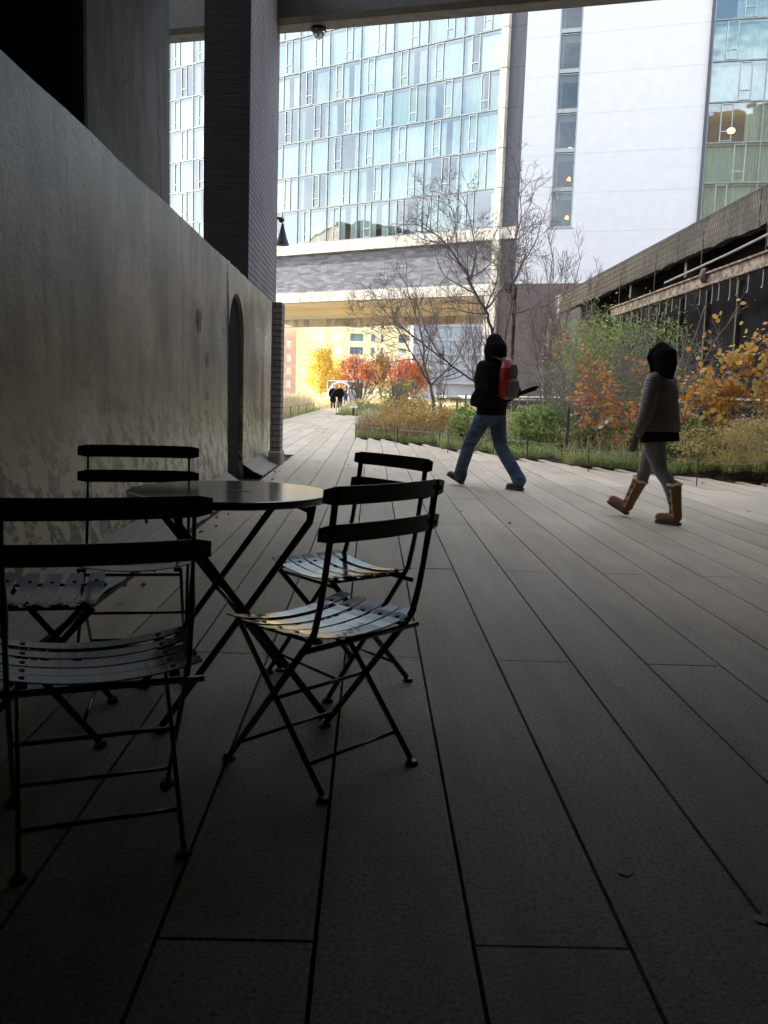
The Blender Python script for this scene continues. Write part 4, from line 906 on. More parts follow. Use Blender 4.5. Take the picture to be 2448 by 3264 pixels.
gl = MB(); hand(gl, (-.230, .085, .79), (.05, .25, -1), (.8, .3, 0), (.2, 1, .2), 1.02, .45); gl.chain([(-.229, .072, .83), (-.23, .085, .78)], [.042, .034]); gl.build('glove', 'glove', wom, voxel=.006, sm_it=1)
gl = MB(); hand(gl, (.215, .03, .79), (-.05, .2, -1), (-.8, .3, 0), (-.2, 1, .2), 1.02, .45); gl.chain([(.215, .022, .83), (.215, .03, .78)], [.042, .034]); gl.build('glove', 'glove', wom, voxel=.006, sm_it=1)
def boot(par, heel, toe_dir, pitch, shaft):
    """tall sheepskin boot: heel = point under the heel; shaft = direction the shaft leans, in boot space"""
    s = MB(); up = Vector(shaft).normalized(); a = Vector((0, .055, .07))
    s.chain([(0, .06, .055), (0, .13, .055), (0, .215, .052)], [(.046, .05), (.050, .048), (.047, .042)], side=(1, 0, 0), n=16)
    s.chain([a, a + up * .09, a + up * .19, a + up * .275], [(.050, .056), (.052, .058), (.058, .064), (.065, .070)], side=(1, 0, 0), n=18)
    o = s.build('boot', 'suede', par, voxel=.008, sm_it=3); o.location = heel; o.rotation_euler = (R(pitch), 0, math.atan2(-toe_dir[0], toe_dir[1]))
    c = a + up * .292; cf = MB(); sx = Vector((1, 0, 0)); sy = up.cross(sx)
    cf.sweep([tuple(c + sx * .062 * math.cos(t) + sy * .068 * math.sin(t) + up * .006 * math.sin(5 * t)) for t in np.linspace(0, 2 * math.pi, 30)], [.013 + .002 * math.sin(i * 2.4) for i in range(30)], n=7, cap=False); cf.build('fleece_cuff', 'fleece', o, smooth=True)
    cl = MB(); cl.sweep([tuple(a + up * q + sx * -.056 - sy * -.012 * q) for q in np.linspace(.0, .27, 12)], [.008 + .003 * math.sin(i * 2.1) for i in range(12)], n=6); cl.build('fleece_trim', 'fleece', o, smooth=True)
    bt = MB()
    for q in (.05, .13, .21): bt.cyl(tuple(a + up * q + Vector((-.066, .018, 0))), tuple(a + up * q + Vector((-.054, .018, 0))), .013, n=10)
    bt.build('button', 'sole', o)
    MB().prism([(-.034, .012), (.034, .012), (.042, .05), (.041, .13), (.045, .19), (.038, .235), (.018, .257), (-.018, .256), (-.038, .232), (-.044, .19), (-.040, .13), (-.040, .05)], -.002, .022).build('sole', 'sole', o, bevel=.006)
    return o
boot(wom, (.085, .275, .012), (.0, 1), 25, (0, .02, 1)); boot(wom, (-.085, -.335, .004), (.05, 1), 0, (0, .16, 1))

# distant walkers
def walker(x, y, rz, label, coat, legs, hgt=1.72, coatlen=.75, hatm=None, hairm=None, stride=.12, wide=1.0, bag=None):
    o = empty('person', (x, y, 0), rz, label=label, cat='person', group='walkers far down the path'); k = hgt / 1.72
    b = MB(); head(b, (0, .02, 1.57 * k)); b.chain([(0, 0, 1.38 * k), (0, 0, 1.5 * k)], [.05, .05]); b.chain([(0, 0, .86), (0, 0, 1.3 * k)], [(.13, .1), (.15, .1)], side=(1, 0, 0))
    for s_ in (-1, 1):
        leg_chain(b, (s_ * .085, 0, .84), (s_ * .09, s_ * stride * .5 + .02, .46), (s_ * .09, s_ * stride, .1), [.08, .065, .05, .045, .04]); b.chain([(s_ * .09, s_ * stride - .02, .04), (s_ * .1, s_ * stride + .14, .035)], [.04, .035])
        b.chain([(s_ * .17, 0, 1.34 * k), (s_ * .24, 0, 1.06 * k), (s_ * .2, .12, .86)], [.045, .04, .03]); hand(b, (s_ * .2, .12, .86), (0, .5, -1), (-s_, 0, 0), (0, 1, .2))
    b.build('body', 'skin', o, voxel=.016, sm_it=2)
    c = MB(); c.chain([(0, 0, coatlen), (0, 0, 1.05), (0, 0, 1.3 * k), (0, 0, 1.40 * k)], [(.2 * wide, .16), (.18 * wide, .15), (.19 * wide, .14), (.09, .08)], side=(1, 0, 0), n=16)
    for s_ in (-1, 1): c.chain([(s_ * .155 * wide, 0, 1.34 * k), (s_ * .235 * wide, 0, 1.08 * k), (s_ * .21, .1, .90)], [.075, .065, .05])
    c.build('coat', coat, o, voxel=.018, sm_it=3)
    l = MB(); l.chain([(0, 0, .9), (0, 0, .83)], [(.15, .12), (.16, .13)], side=(1, 0, 0))
    for s_ in (-1, 1): leg_chain(l, (s_ * .085, 0, .82), (s_ * .09, s_ * stride * .5 + .02, .46), (s_ * .09, s_ * stride, .13), [(.095, .1), .08, .065, .06, .055])
    l.build('trousers', legs, o, voxel=.018, sm_it=2)
    if hatm: h_ = MB(); h_.chain([(0, -.01, 1.60 * k), (0, -.01, 1.66 * k)], [(.088, .1), (.07, .08)], side=(1, 0, 0)); h_.build('hat', hatm, o, smooth=True)
    if hairm: h_ = MB(); h_.chain([(0, -.03, 1.50 * k), (0, -.03, 1.6 * k), (0, -.01, 1.64 * k)], [(.085, .07), (.1, .1), (.08, .09)], side=(1, 0, 0)); h_.build('hair', hairm, o, smooth=True)
    if bag: MB().sweep([(-.15, .14, 1.38 * k), (0, .17, 1.15), (.17, .14, .9)], [(.02, .006)] * 3, n=6).build('bag_strap', bag, o)
    return o
MT['navy'] = mat('navy_nylon', (.03, .05, .13), (.02, .035, .09), rough=.6); MT['palegrey'] = mat('pale_grey_coat', (.42, .42, .46), (.34, .34, .38), rough=.8)
MT['darktrouser'] = mat('dark_trousers', (.03, .03, .035), (.02, .02, .024), rough=.9); MT['browncoat'] = mat('brown_coat', (.12, .07, .05), (.08, .05, .04), rough=.8)
MT['palejean'] = mat('washed_denim', (.14, .22, .36), (.10, .17, .28), rough=.9)
walker(-2.70, 62, R(178), 'walker in long black coat and pale knitted hat coming towards the camera', 'black_fleece', 'darktrouser', 1.74, .62, hatm='palegrey', bag='grey_nylon', wide=1.15)
walker(-2.26, 62.7, R(182), 'walker in long black coat with bright hair beside the pale-hatted one', 'black_fleece', 'darktrouser', 1.78, .35, hairm='suede')
walker(-1.87, 63.5, R(2), 'walker in navy jacket and light jeans going away down the path', 'navy', 'palejean', 1.66, .78, hatm='navy')
walker(-1.47, 63.0, R(-4), 'walker in pale grey coat with brown hair going away down the path', 'palegrey', 'darktrouser', 1.70, .72, hairm='hair', bag='darktrouser', wide=1.2)
walker(-1.68, 66, R(0), 'walker half hidden between the navy and grey coats', 'browncoat', 'darktrouser', 1.64, .7, hairm='hair')
walker(-1.28, 66, R(0), 'walker in brown coat at the right edge of the distant group', 'browncoat', 'darktrouser', 1.72, .7, hairm='hair')
walker(-8.2, 66, R(120), 'walker in red jacket among the tall grass at far left', 'red_nylon', 'darktrouser', 1.6, .75, hairm='hair')

# ---------------------------------------------------------------- trees, shrubs, planting
MT['lf_orange'] = leafmat('orange_hazel_leaf', [(0, (.52, .18, .04)), (.25, (.70, .32, .06)), (.5, (.76, .44, .09)), (.8, (.74, .54, .16)), (1, (.45, .46, .14))])
MT['lf_rust'] = leafmat('rust_orange_leaf', [(0, (.38, .11, .045)), (.4, (.55, .20, .06)), (.8, (.66, .33, .08)), (1, (.66, .44, .13))])
MT['lf_green'] = leafmat('fresh_green_leaf', [(0, (.13, .22, .045)), (.5, (.26, .38, .08)), (1, (.42, .50, .16))])
MT['lf_willow'] = leafmat('yellow_green_leaf', [(0, (.22, .24, .07)), (.5, (.36, .37, .11)), (1, (.46, .43, .16))])
MT['lf_ground'] = leafmat('ground_cover_leaf', [(0, (.07, .12, .035)), (.4, (.16, .25, .065)), (.75, (.27, .32, .10)), (.9, (.42, .36, .12)), (1, (.42, .28, .11))])
MT['lf_ochre'] = leafmat('ochre_perennial_leaf', [(0, (.34, .18, .05)), (.5, (.52, .34, .10)), (1, (.56, .46, .17))])
MT['lf_yelbush'] = leafmat('yellow_bush_leaf', [(0, (.36, .27, .08)), (.5, (.56, .43, .14)), (1, (.64, .56, .24))])
MT['lf_yellow'] = leafmat('bright_yellow_leaf', [(0, (.95, .72, .15)), (.5, (.98, .86, .30)), (1, (.98, .95, .5))], trans=.5)
MT['lf_red'] = leafmat('orange_red_leaf', [(0, (.80, .30, .18)), (.5, (.95, .45, .25)), (1, (.95, .62, .38))], trans=.5)
MT['lf_brown'] = leafmat('dry_brown_leaf', [(0, (.16, .10, .07)), (1, (.34, .22, .12))])
MT['gr_green'] = leafmat('sedge_blade', [(0, (.16, .25, .06)), (.5, (.32, .40, .12)), (1, (.56, .52, .24))], trans=.3)
MT['gr_straw'] = leafmat('straw_blade', [(0, (.42, .32, .16)), (.5, (.62, .50, .27)), (1, (.72, .62, .38))], trans=.35)
MT['gr_brown'] = leafmat('brown_grass_blade', [(0, (.16, .09, .05)), (1, (.36, .22, .11))], trans=.3)

class Tree:
    def __init__(s, seed, up=.12, wig=.16, tip=.004, lenf=.68, ang=(28, 62), nch=(3, 5), minL=.25, maxd=4, droop=0):
        s.r = random.Random(seed); s.limbs = []; s.tw = MB(); s.up = up; s.wig = wig; s.tip = tip; s.lenf = lenf; s.ang = ang; s.nch = nch; s.minL = minL; s.maxd = maxd; s.leafpts = []; s.droop = droop
    def rv(s): return Vector((s.r.gauss(0, 1), s.r.gauss(0, 1), s.r.gauss(0, 1)))
    def line(s, p, d, L, n):
        pts = [Vector(p)]; d = Vector(d).normalized()
        for i in range(n):
            d = (d + s.rv() * s.wig + Vector((0, 0, s.up))).normalized(); pts.append(pts[-1] + d * (L / n))
        return pts
    def sprout(s, pts, r0, L, depth, t0=.25, count=None):
        n = len(pts) - 1; c = count or s.r.randint(*s.nch)
        for i in range(c):
            t = t0 + (1 - t0) * (i + s.r.random()) / c; k = min(n - 1, int(t * n)); fr = t * n - k
            p = pts[k].lerp(pts[k + 1], fr); ax = (pts[k + 1] - pts[k]).normalized()
            o = s.rv(); o = (o - ax * o.dot(ax)); o.normalize(); a = R(s.r.uniform(*s.ang)); d = ax * math.cos(a) + o * math.sin(a)
            l = L * s.r.uniform(.6, 1.1) * (1.15 - .45 * t); s.grow(p, d, l, max(s.tip, r0 * (1 - .5 * t) * .6), depth)
    def grow(s, p, d, L, rad, depth):
        n = max(3, min(7, int(L / .16))); pts = s.line(p, d, L, n)
        rr = [rad + (max(s.tip * .6, rad * .35) - rad) * i / n for i in range(n + 1)]
        s.tw.sweep(pts, rr, n=5 if rad > .015 else 3, cap=False)
        if depth >= s.maxd - 1 or L < s.minL * 1.5: s.leafpts += [tuple(q) for q in pts[1:]]
        if depth < s.maxd and L > s.minL: s.sprout(pts, rad, L * s.lenf, depth + 1)
    def limb(s, pts, r0, r1, L, count=8, t0=.2, depth=1):
        """a main limb through given points"""
        P = [Vector(p) for p in pts]; Q = []
        for i in range(len(P) - 1):
            a0, a, b_, b1 = P[max(i - 1, 0)], P[i], P[i + 1], P[min(i + 2, len(P) - 1)]
            for t in (0, .33, .66):
                Q.append(.5 * ((2 * a) + (b_ - a0) * t + (2 * a0 - 5 * a + 4 * b_ - b1) * t * t + (3 * a - a0 - 3 * b_ + b1) * t ** 3) + s.rv() * .012 * (t > 0))
        Q.append(P[-1]); n = len(Q) - 1; rr = [r0 + (r1 - r0) * (i / n) ** .8 for i in range(n + 1)]
        s.limbs.append((Q, rr)); s.sprout(Q, r0 * .8, L, depth, t0, count); return Q
    def build(s, root, bark='bark', twig='twig', base=None):
        b0 = Vector(root.location)
        for Q, rr in s.limbs: MB().sweep([q - b0 for q in Q], rr, n=8).build('limb', bark, root, smooth=True)
        s.tw.v = [(x - b0.x, y - b0.y, z - b0.z) for x, y, z in s.tw.v]; s.tw.build('twigs', twig, root, smooth=True)
    def local(s, root): b0 = Vector(root.location); return [(x - b0.x, y - b0.y, z - b0.z) for x, y, z in s.leafpts]

# the big bare tree behind the man
root = empty('bare_tree', (3.0, 21.6, 0), label='large bare many stemmed tree spreading right behind the backpack man', cat='tree', group='bare trees in the planting')
T = Tree(21, up=.06, wig=.13, tip=.0048, lenf=.68, maxd=4, nch=(4, 5), minL=.25)
T.limb([(2.96, 21.6, 0), (2.93, 21.55, 1.0), (2.88, 21.5, 2.04), (2.8, 21.35, 2.62), (2.69, 21.2, 2.85), (2.58, 21.05, 3.11), (2.35, 20.9, 3.42), (2.13, 20.75, 3.72), (2.05, 20.6, 3.87), (1.82, 20.45, 4.14), (1.51, 20.3, 4.49), (1.18, 20.15, 4.67), (.82, 20, 4.82)], .052, .010, 1.5, 20, .35)
T.limb([(2.15, 20.9, 3.74), (2.32, 21.3, 4.34), (2.3, 21.7, 4.82), (2.15, 22.1, 5.58), (1.94, 22.5, 6.18)], .032, .006, 1.1, 8)
T.limb([(2.6, 21.2, 3.16), (2.99, 21.63, 3.67), (3.22, 22.07, 4.23), (3.29, 22.5, 4.71)], .03, .010, .9, 5)
T.limb([(3.05, 21.65, 0), (3.08, 21.7, 1.1), (3.11, 21.7, 2.06), (3.16, 21.8, 2.41), (3.25, 21.9, 3.05), (3.34, 22, 3.79), (3.25, 22.1, 4.42), (3.23, 22.2, 4.66), (3.49, 22.3, 5.4), (3.42, 22.4, 6.14), (3.42, 22.5, 6.69)], .05, .006, 1.35, 20, .35)
T.limb([(3.38, 22, 3.95), (3.56, 22.25, 4.39), (3.84, 22.5, 4.82), (4.14, 22.75, 5.64), (4.27, 23, 6.04)], .026, .005, .9, 7)
T.limb([(3.33, 22, 3.16), (3.71, 21.83, 3.25), (4.15, 21.67, 3.37), (4.58, 21.5, 3.68)], .022, .006, .8, 6)
T.limb([(3.0, 21.6, .6), (2.96, 21.5, 1.23), (2.51, 21.25, 1.43), (1.94, 21, 1.75), (1.6, 20.75, 1.97), (1.05, 20.5, 2.33), (.55, 20.25, 2.65), (.09, 20, 3.08)], .038, .008, 1.25, 16, .3)
T.limb([(1.6, 20.75, 1.97), (1.2, 20.8, 2.6), (1.0, 20.9, 3.1), (.7, 20.9, 3.5)], .022, .005, .8, 6)
T.build(root)
root = empty('bare_tree', (1.82, 27, 0), label='slender bare tree left of the backpack man, forking low above the planting', cat='tree', group='bare trees in the planting')
T = Tree(22, up=.08, wig=.13, tip=.006, lenf=.68, maxd=4, nch=(3, 5), minL=.3)
T.limb([(1.9, 27, 0), (1.85, 27, .97), (1.75, 27, 1.45), (1.53, 27, 1.99), (1.47, 27, 2.69), (1.24, 27, 3.42), (.98, 27, 4.11), (.91, 27, 4.87)], .06, .008, 1.3, 11, .35)
T.limb([(1.75, 27, 1.45), (1.07, 26.67, 2.43), (.56, 26.33, 3.27), (.38, 26, 3.98)], .04, .007, 1.1, 8)
T.limb([(1.75, 27, 1.41), (2.28, 27.33, 1.94), (2.62, 27.67, 2.37), (2.91, 28, 3.08)], .038, .007, 1.1, 8)
T.build(root)
# taller thin bare trees further back
for (x, y, hgt, sd, lab) in ((5.6, 29, 6.6, 31, 'bare tree with upright reddish twigs in front of the window column'), (7.0, 32, 5.6, 32, 'bare twiggy tree against the white brick wall right of the window column'), (4.2, 33, 5.6, 33, 'bare tree further back in front of the brown brick building')):
    root = empty('bare_tree', (x, y, 0), label=lab, cat='tree', group='bare trees in the planting'); T = Tree(sd, up=.16, wig=.10, tip=.0065, lenf=.72, ang=(18, 45), nch=(4, 5), maxd=4, minL=.4)
    for q in range(4):
        a = q * 1.6 + sd; T.limb([(x, y, 0), (x + .2 * math.cos(a), y + .2 * math.sin(a), hgt * .25), (x + .55 * math.cos(a), y + .5 * math.sin(a), hgt * .55), (x + .9 * math.cos(a + .2), y + .8 * math.sin(a), hgt * .88)], .05, .008, 1.25, 8, .2)
    T.build(root)
# multi stemmed shrub at the far bed
root = empty('bare_tree', (-.72, 51.5, 0), label='vase shaped bare tree with dark seed heads beside the far walkers', cat='tree', group='bare trees in the planting'); T = Tree(41, up=.12, wig=.12, tip=.009, lenf=.66, ang=(20, 50), nch=(3, 4), maxd=4, minL=.4)
for dx, dy, z in ((-1.0, .2, 2.7), (-.45, -.3, 3.1), (.1, .3, 3.2), (.75, -.2, 2.9), (1.35, .2, 2.5)):
    T.limb([(-.72, 51.5, 0), (-.72 + dx * .15, 51.5 + dy * .2, .6), (-.72 + dx * .55, 51.5 + dy * .6, z * .55), (-.72 + dx, 51.5 + dy, z)], .05, .012, 1.0, 7, .35)
T.build(root); lp = T.local(root); leaves('seed_heads', [lp[i] for i in rng.integers(0, len(lp), 420)], .11, 'lf_brown', root, aspect=.8)
for i, (x, y, hgt, sd, lab) in enumerate(((-4.6, 37, 3.0, 51, 'thin bare shrub beside the brick pillar left of the path'), (-5.2, 42, 3.6, 52, 'bare shrub behind the low handrail on the left'), (1.2, 44, 3.2, 53, 'bare shrub between the red trees and the slender tree'), (3.6, 47, 3.6, 54, 'bare shrub in front of the grey glass building'))):
    root = empty('bare_shrub', (x, y, 0), label=lab, cat='shrub', group='bare shrubs along the park'); T = Tree(sd, up=.16, wig=.11, tip=.006, lenf=.7, ang=(15, 40), nch=(3, 4), maxd=3, minL=.4)
    for q in range(6):
        a = q * 1.05 + sd; T.limb([(x, y, 0), (x + .15 * math.cos(a), y + .15 * math.sin(a), hgt * .3), (x + .6 * math.cos(a), y + .5 * math.sin(a), hgt * .9)], .022, .008, .9, 7, .2)
    T.build(root)

# the orange and yellow leaved shrub behind the woman
root = empty('hazel_shrub', (5.2, 15.0, 0), label='spreading shrub full of orange and yellow leaves around the woman', cat='shrub')
T = Tree(61, up=.03, wig=.12, tip=.003, lenf=.62, ang=(20, 48), nch=(3, 4), maxd=3, minL=.16)
LB = []
base = (5.2, 15.0, 0)
for pts, cnt, leafy in (([(5.05, 15, .5), (4.69, 15.12, .75), (4.29, 15.25, 1.11), (3.77, 15.38, 1.5), (3.22, 15.5, 2.03)], 11, .6), ([(5.02, 15, .5), (4.87, 14.87, .74), (4.25, 14.73, .95), (3.64, 14.6, 1.27)], 11, 1), ([(5.3, 15, .5), (5.32, 15, 1.04), (5.46, 15, 1.59), (5.74, 15, 2.25), (6.05, 15, 2.72)], 8, .25),
        ([(5.35, 15, .5), (5.45, 14.88, .93), (5.8, 14.75, 1.38), (6.15, 14.62, 1.82), (6.42, 14.5, 2.45)], 14, 1), ([(5.4, 15, .5), (5.62, 14.73, .94), (5.97, 14.47, 1.25), (6.3, 14.2, 1.65)], 14, 1), ([(5.2, 15, .5), (5.15, 15.2, 1.59), (5.32, 15.4, 2.04), (5.1, 15.6, 2.54)], 5, 0), ([(5.25, 15, .5), (5.29, 15.2, 1.15), (5.45, 15.4, 2.09), (5.7, 15.6, 2.79)], 5, 0),
        ([(5.0, 15, .45), (4.32, 14.93, .7), (3.93, 14.87, 1.0), (3.58, 14.8, 1.38)], 11, 1), ([(5.05, 15, .4), (4.6, 15.0, .65), (4.2, 15.1, .85), (3.8, 15.2, 1.0)], 9, 1), ([(5.3, 15, .4), (5.6, 14.9, .8), (6.1, 14.8, 1.15), (6.6, 14.7, 1.4)], 9, .9), ([(5.2, 15, .4), (5.35, 14.8, .8), (5.6, 14.6, 1.2), (5.75, 14.5, 1.7)], 12, 1), ([(5.05, 15, .4), (4.7, 14.9, .9), (4.5, 14.8, 1.3), (4.3, 14.7, 1.7)], 8, .7)):
    s0 = len(T.leafpts); T.limb([(base[0], base[1], 0)] + pts, .022, .005, .62, cnt, .3); new = T.leafpts[s0:]
    LB += [p for p in new if T.r.random() < leafy * .75]
T.build(root, 'twigpale', 'twigpale')
LB = np.array(LB) - np.array(base); 
L1 = LB[LB[:, 0] > -.15]; L2 = LB[LB[:, 0] <= -.15]
jit = lambda A, s: A + rng.normal(size=A.shape) * s
leaves('leaves', jit(np.repeat(L1, 2, 0)[::4], .06) if 0 else jit(L1, .06), .078, 'lf_orange', root, aspect=.78, hexa=True, flat=.3); leaves('rust_leaves', jit(L2, .05), .056, 'lf_rust', root, aspect=.7, hexa=True, flat=.3)

def crown_cloud(c, rx, ry, rz, n, clumps, seed, hollow=.3):
    rg_ = np.random.default_rng(seed); K = rg_.normal(size=(clumps, 3)); K /= np.linalg.norm(K, axis=1)[:, None]; K *= (hollow + (1 - hollow) * rg_.random((clumps, 1)) ** .5)
    w_ = rg_.uniform(.10, .26, clumps); i = rg_.integers(0, clumps, n)
    P = K[i] + rg_.normal(size=(n, 3)) * w_[i][:, None]; return P * np.array([rx, ry, rz]) + np.array(c)
def bushy(name, loc, size, n, lm, leaf, label, cat, group=None, clumps=30, seed=1, stems=7, bark='twig', hexa=False, aspect=.55, stemr=.012, base=.1):
    root = empty(name, loc, label=label, cat=cat, group=group); rx, ry, rz = size; T = Tree(seed, up=.1, wig=.14, tip=stemr * .4, lenf=.6, ang=(20, 50), nch=(2, 4), maxd=3, minL=max(.15, rz * .2))
    for q in range(stems):
        a = q * 6.28 / stems + seed; x, y, z = loc
        T.limb([(x, y, z), (x + rx * .25 * math.cos(a), y + ry * .25 * math.sin(a), z + rz * .7), (x + rx * .65 * math.cos(a), y + ry * .6 * math.sin(a), z + rz * 1.45)], stemr, stemr * .4, rz * .6, 5, .3)
    T.build(root, bark, bark)
    P = crown_cloud((0, 0, rz + base), rx, ry, rz, n, clumps, seed); P = P[P[:, 2] > .02]
    leaves('leaves', P, leaf, lm, root, aspect=aspect, hexa=hexa); return root
bushy('willow_shrub', (5.9, 21, .1), (1.35, 1.2, 1.45), 5200, 'lf_green', .085, 'leafy green willow like shrub left of the hooks, under the canopy edge', 'shrub', clumps=46, seed=71, stems=9, bark='twigpale', aspect=.28, base=.55)
bushy('willow_shrub', (4.7, 19.5, .1), (1.1, 1.0, 1.2), 2400, 'lf_willow', .075, 'thin yellow green shrub between the man and the orange leaves', 'shrub', clumps=40, seed=72, stems=9, bark='twigpale', aspect=.3, base=.5)
# tangles of bare brush
for i, (x, y, hgt, sd, lab) in enumerate(((4.0, 17.6, 2.1, 81, 'tangled pale brush right of the backpack man'), (5.0, 18.6, 2.6, 82, 'tangle of bare pale twigs under the willow shrub'), (6.3, 23, 3.6, 83, 'tall tangle of brown brush below the far end of the canopy'), (7.0, 27, 3.8, 84, 'dense bare brush against the dock wall'), (6.0, 17.2, 2.4, 85, 'bare brush behind the woman near the railing'), (5.2, 25, 3.4, 86, 'dense brown brush behind the big bare tree'))):
    root = empty('bare_shrub', (x, y, 0), label=lab, cat='shrub', group='bare shrubs along the park'); T = Tree(sd, up=.02, wig=.24, tip=.0038, lenf=.78, ang=(20, 65), nch=(3, 4), maxd=4, minL=.3)
    for q in range(7):
        a = q * .9 + sd; T.limb([(x, y, 0), (x + .2 * math.cos(a), y + .2 * math.sin(a), hgt * .35), (x + .8 * math.cos(a), y + .6 * math.sin(a), hgt * .8)], .016, .006, .95, 6, .15)
    T.build(root, 'twigpale', 'twigpale' if i % 2 == 0 else 'twig')
# sunlit autumn trees far down the park
def leafy_tree(x, y, hgt, rx, rz, lm, n, leaf, label, seed, cz=None):
    root = empty('autumn_tree', (x, y, 0), label=label, cat='tree', group='autumn trees far down the park'); T = Tree(seed, up=.15, wig=.12, tip=.01, lenf=.7, ang=(25, 55), nch=(3, 4), maxd=2, minL=.5)
    for q in range(4):
        a = q * 1.57 + seed; T.limb([(x, y, 0), (x + .1 * math.cos(a), y, hgt * .3), (x + rx * .5 * math.cos(a), y + rx * .5 * math.sin(a), hgt * .75)], .07, .02, 1.2, 6, .4)
    T.build(root)
    leaves('leaves', crown_cloud((0, 0, cz or hgt - rz), rx, rx, rz, n, 60, seed, .15), leaf, lm, root, aspect=.7)
leafy_tree(-5.0, 86, 5.2, 1.7, 2.1, 'lf_yellow', 5200, .22, 'bright yellow tree left of the far walkers', 91)
leafy_tree(-3.3, 88, 4.4, 1.3, 1.9, 'lf_yellow', 3000, .2, 'smaller yellow tree directly behind the far walkers', 92)
leafy_tree(-1.6, 84, 4.6, 1.8, 1.6, 'lf_red', 3600, .2, 'orange red tree right of the yellow trees', 93)
leafy_tree(3.4, 86, 4.8, 1.8, 1.9, 'lf_red', 5200, .2, 'vivid orange red tree left of the slender bare tree', 94)
leafy_tree(.9, 92, 5.0, 1.7, 1.8, 'lf_ochre', 3000, .2, 'ochre brown tree between the two red trees', 95)
leafy_tree(-9.8, 84, 3.6, 1.2, 1.1, 'lf_yellow', 1500, .2, 'low yellow tree at far left beside the pillar', 96)
bushy('sage_shrub', (1.7, 46, 0), (1.3, 1.2, .95), 2600, 'lf_willow', .12, 'grey green shrub below the red tree', 'shrub', seed=97, clumps=30)

# perennials: single clumps one can tell apart
def clump(loc, size, n, lm, leaf, label, seed, name='perennial_clump', asp=.6): bushy(name, loc, size, n, lm, leaf, label, 'plant', 'perennials in the planting bed', clumps=26, seed=seed, stems=6, stemr=.006, aspect=asp, base=.05)
clump((.75, 23.6, .05), (.75, .9, .36), 2200, 'lf_ochre', .06, 'ochre perennial mound nearest the path corner', 101)
clump((1.75, 22.6, .05), (.8, .9, .38), 2400, 'lf_ochre', .06, 'ochre perennial mound left of the grey stakes', 102)
clump((1.3, 26.5, .05), (1.2, 1.0, .45), 2200, 'lf_ochre', .07, 'taller rust brown perennial mound below the slender bare tree', 103)
clump((2.15, 20.1, .05), (.5, .5, .40), 1900, 'lf_green', .07, 'green broad leaved plant beside the grey stakes', 104)
clump((3.6, 18.2, .05), (.75, .6, .42), 3000, 'lf_green', .075, 'bright green broad leaved plant right of the striding man', 105)
clump((4.6, 17.2, .05), (.8, .6, .38), 2400, 'lf_ground', .07, 'dark green plant between the man and the slanted sign', 106)
clump((5.75, 12.95, .05), (.75, .6, .44), 4800, 'lf_yelbush', .045, 'feathery golden yellow bush at the right edge of the picture', 107, asp=.25)
clump((5.15, 13.6, .05), (.55, .5, .34), 2400, 'lf_yelbush', .045, 'low golden bush left of the feathery one', 108, asp=.3)
clump((6.3, 13.9, .05), (.8, .6, .40), 2800, 'lf_yelbush', .055, 'yellow leafed bush under the railing at far right', 109, asp=.5)
clump((5.3, 14.6, .05), (.6, .5, .4), 2400, 'lf_ground', .06, 'green bush under the yellow leaves right of the woman', 110)
clump((-.1, 48.6, .0), (1.1, 1.0, .35), 1500, 'lf_ground', .09, 'low green plant at the foot of the vase shaped tree', 111)
clump((-4.4, 34, .0), (.7, 1.6, .32), 1800, 'lf_ground', .08, 'dark green plants under the low handrail on the left', 112)
# everything nobody could count
def pts_in(n, x0, x1, y0, y1, test, seed):
    rg_ = np.random.default_rng(seed); X = rg_.uniform(x0, x1, n); Y = y0 + (y1 - y0) * rg_.random(n) ** 1.5
    return np.array([(x, y, max(0, h_right(x, y) - .02)) for x, y in zip(X, Y) if test(x, y)])
nz = lambda x, y: math.sin(x * 2.3 + 1.7 * math.sin(y * .9)) * math.sin(y * 1.9 + x)
P = pts_in(52000, -.4, 8, 12, 50, lambda x, y: in_right(x, y) and nz(x, y) > -.75, 1); P[:, 2] += np.abs(rng.normal(size=len(P))) * .13
tag(leaves('ground_cover', P, .055, 'lf_ground', aspect=.65), kind='stuff')
edge = lambda x, y: in_right(x, y) and not in_right(x - .1, y - 1.15 - .5 * nz(x * 2, y * 2))
P = pts_in(120000, -.4, 7, 11.9, 24, edge, 2); tag(blades('edge_grass', P, .17, 'gr_green', wd=.0045, lean=1.0), kind='stuff')
P = pts_in(26000, -.4, 7.6, 12, 48, lambda x, y: in_right(x, y) and nz(x * .7 + 2, y * .8) > .2, 3); tag(blades('meadow_grass', P, .42, 'gr_straw', wd=.004, lean=.6), kind='stuff')
P = pts_in(5000, -.4, 3, 21, 30, lambda x, y: in_right(x, y), 4); tag(blades('brown_grass', P, .38, 'gr_brown', wd=.005, lean=.5), kind='stuff')
rg_ = np.random.default_rng(5)
P = np.stack([rg_.uniform(-10, -3.55, 30000), 30 + 50 * rg_.random(30000) ** 1.2, np.zeros(30000)], 1); tag(blades('meadow_grass', P, .75, 'gr_straw', wd=.010, lean=.5), kind='stuff')
P = np.stack([rg_.uniform(-1.7, 7, 24000), rg_.uniform(47, 98, 24000), np.zeros(24000)], 1); tag(blades('meadow_grass', P, .6, 'gr_straw', wd=.012, lean=.5), kind='stuff')
P = np.stack([rg_.uniform(-1.75, 1.5, 6000), rg_.uniform(46.7, 50, 6000), np.zeros(6000)], 1); tag(blades('edge_grass', P, .25, 'gr_green', wd=.006, lean=.8), kind='stuff')
P = np.stack([rg_.uniform(-4.0, -3.5, 5000), rg_.uniform(28, 60, 5000), np.zeros(5000)], 1); tag(blades('edge_grass', P, .22, 'gr_green', wd=.006, lean=.8), kind='stuff')
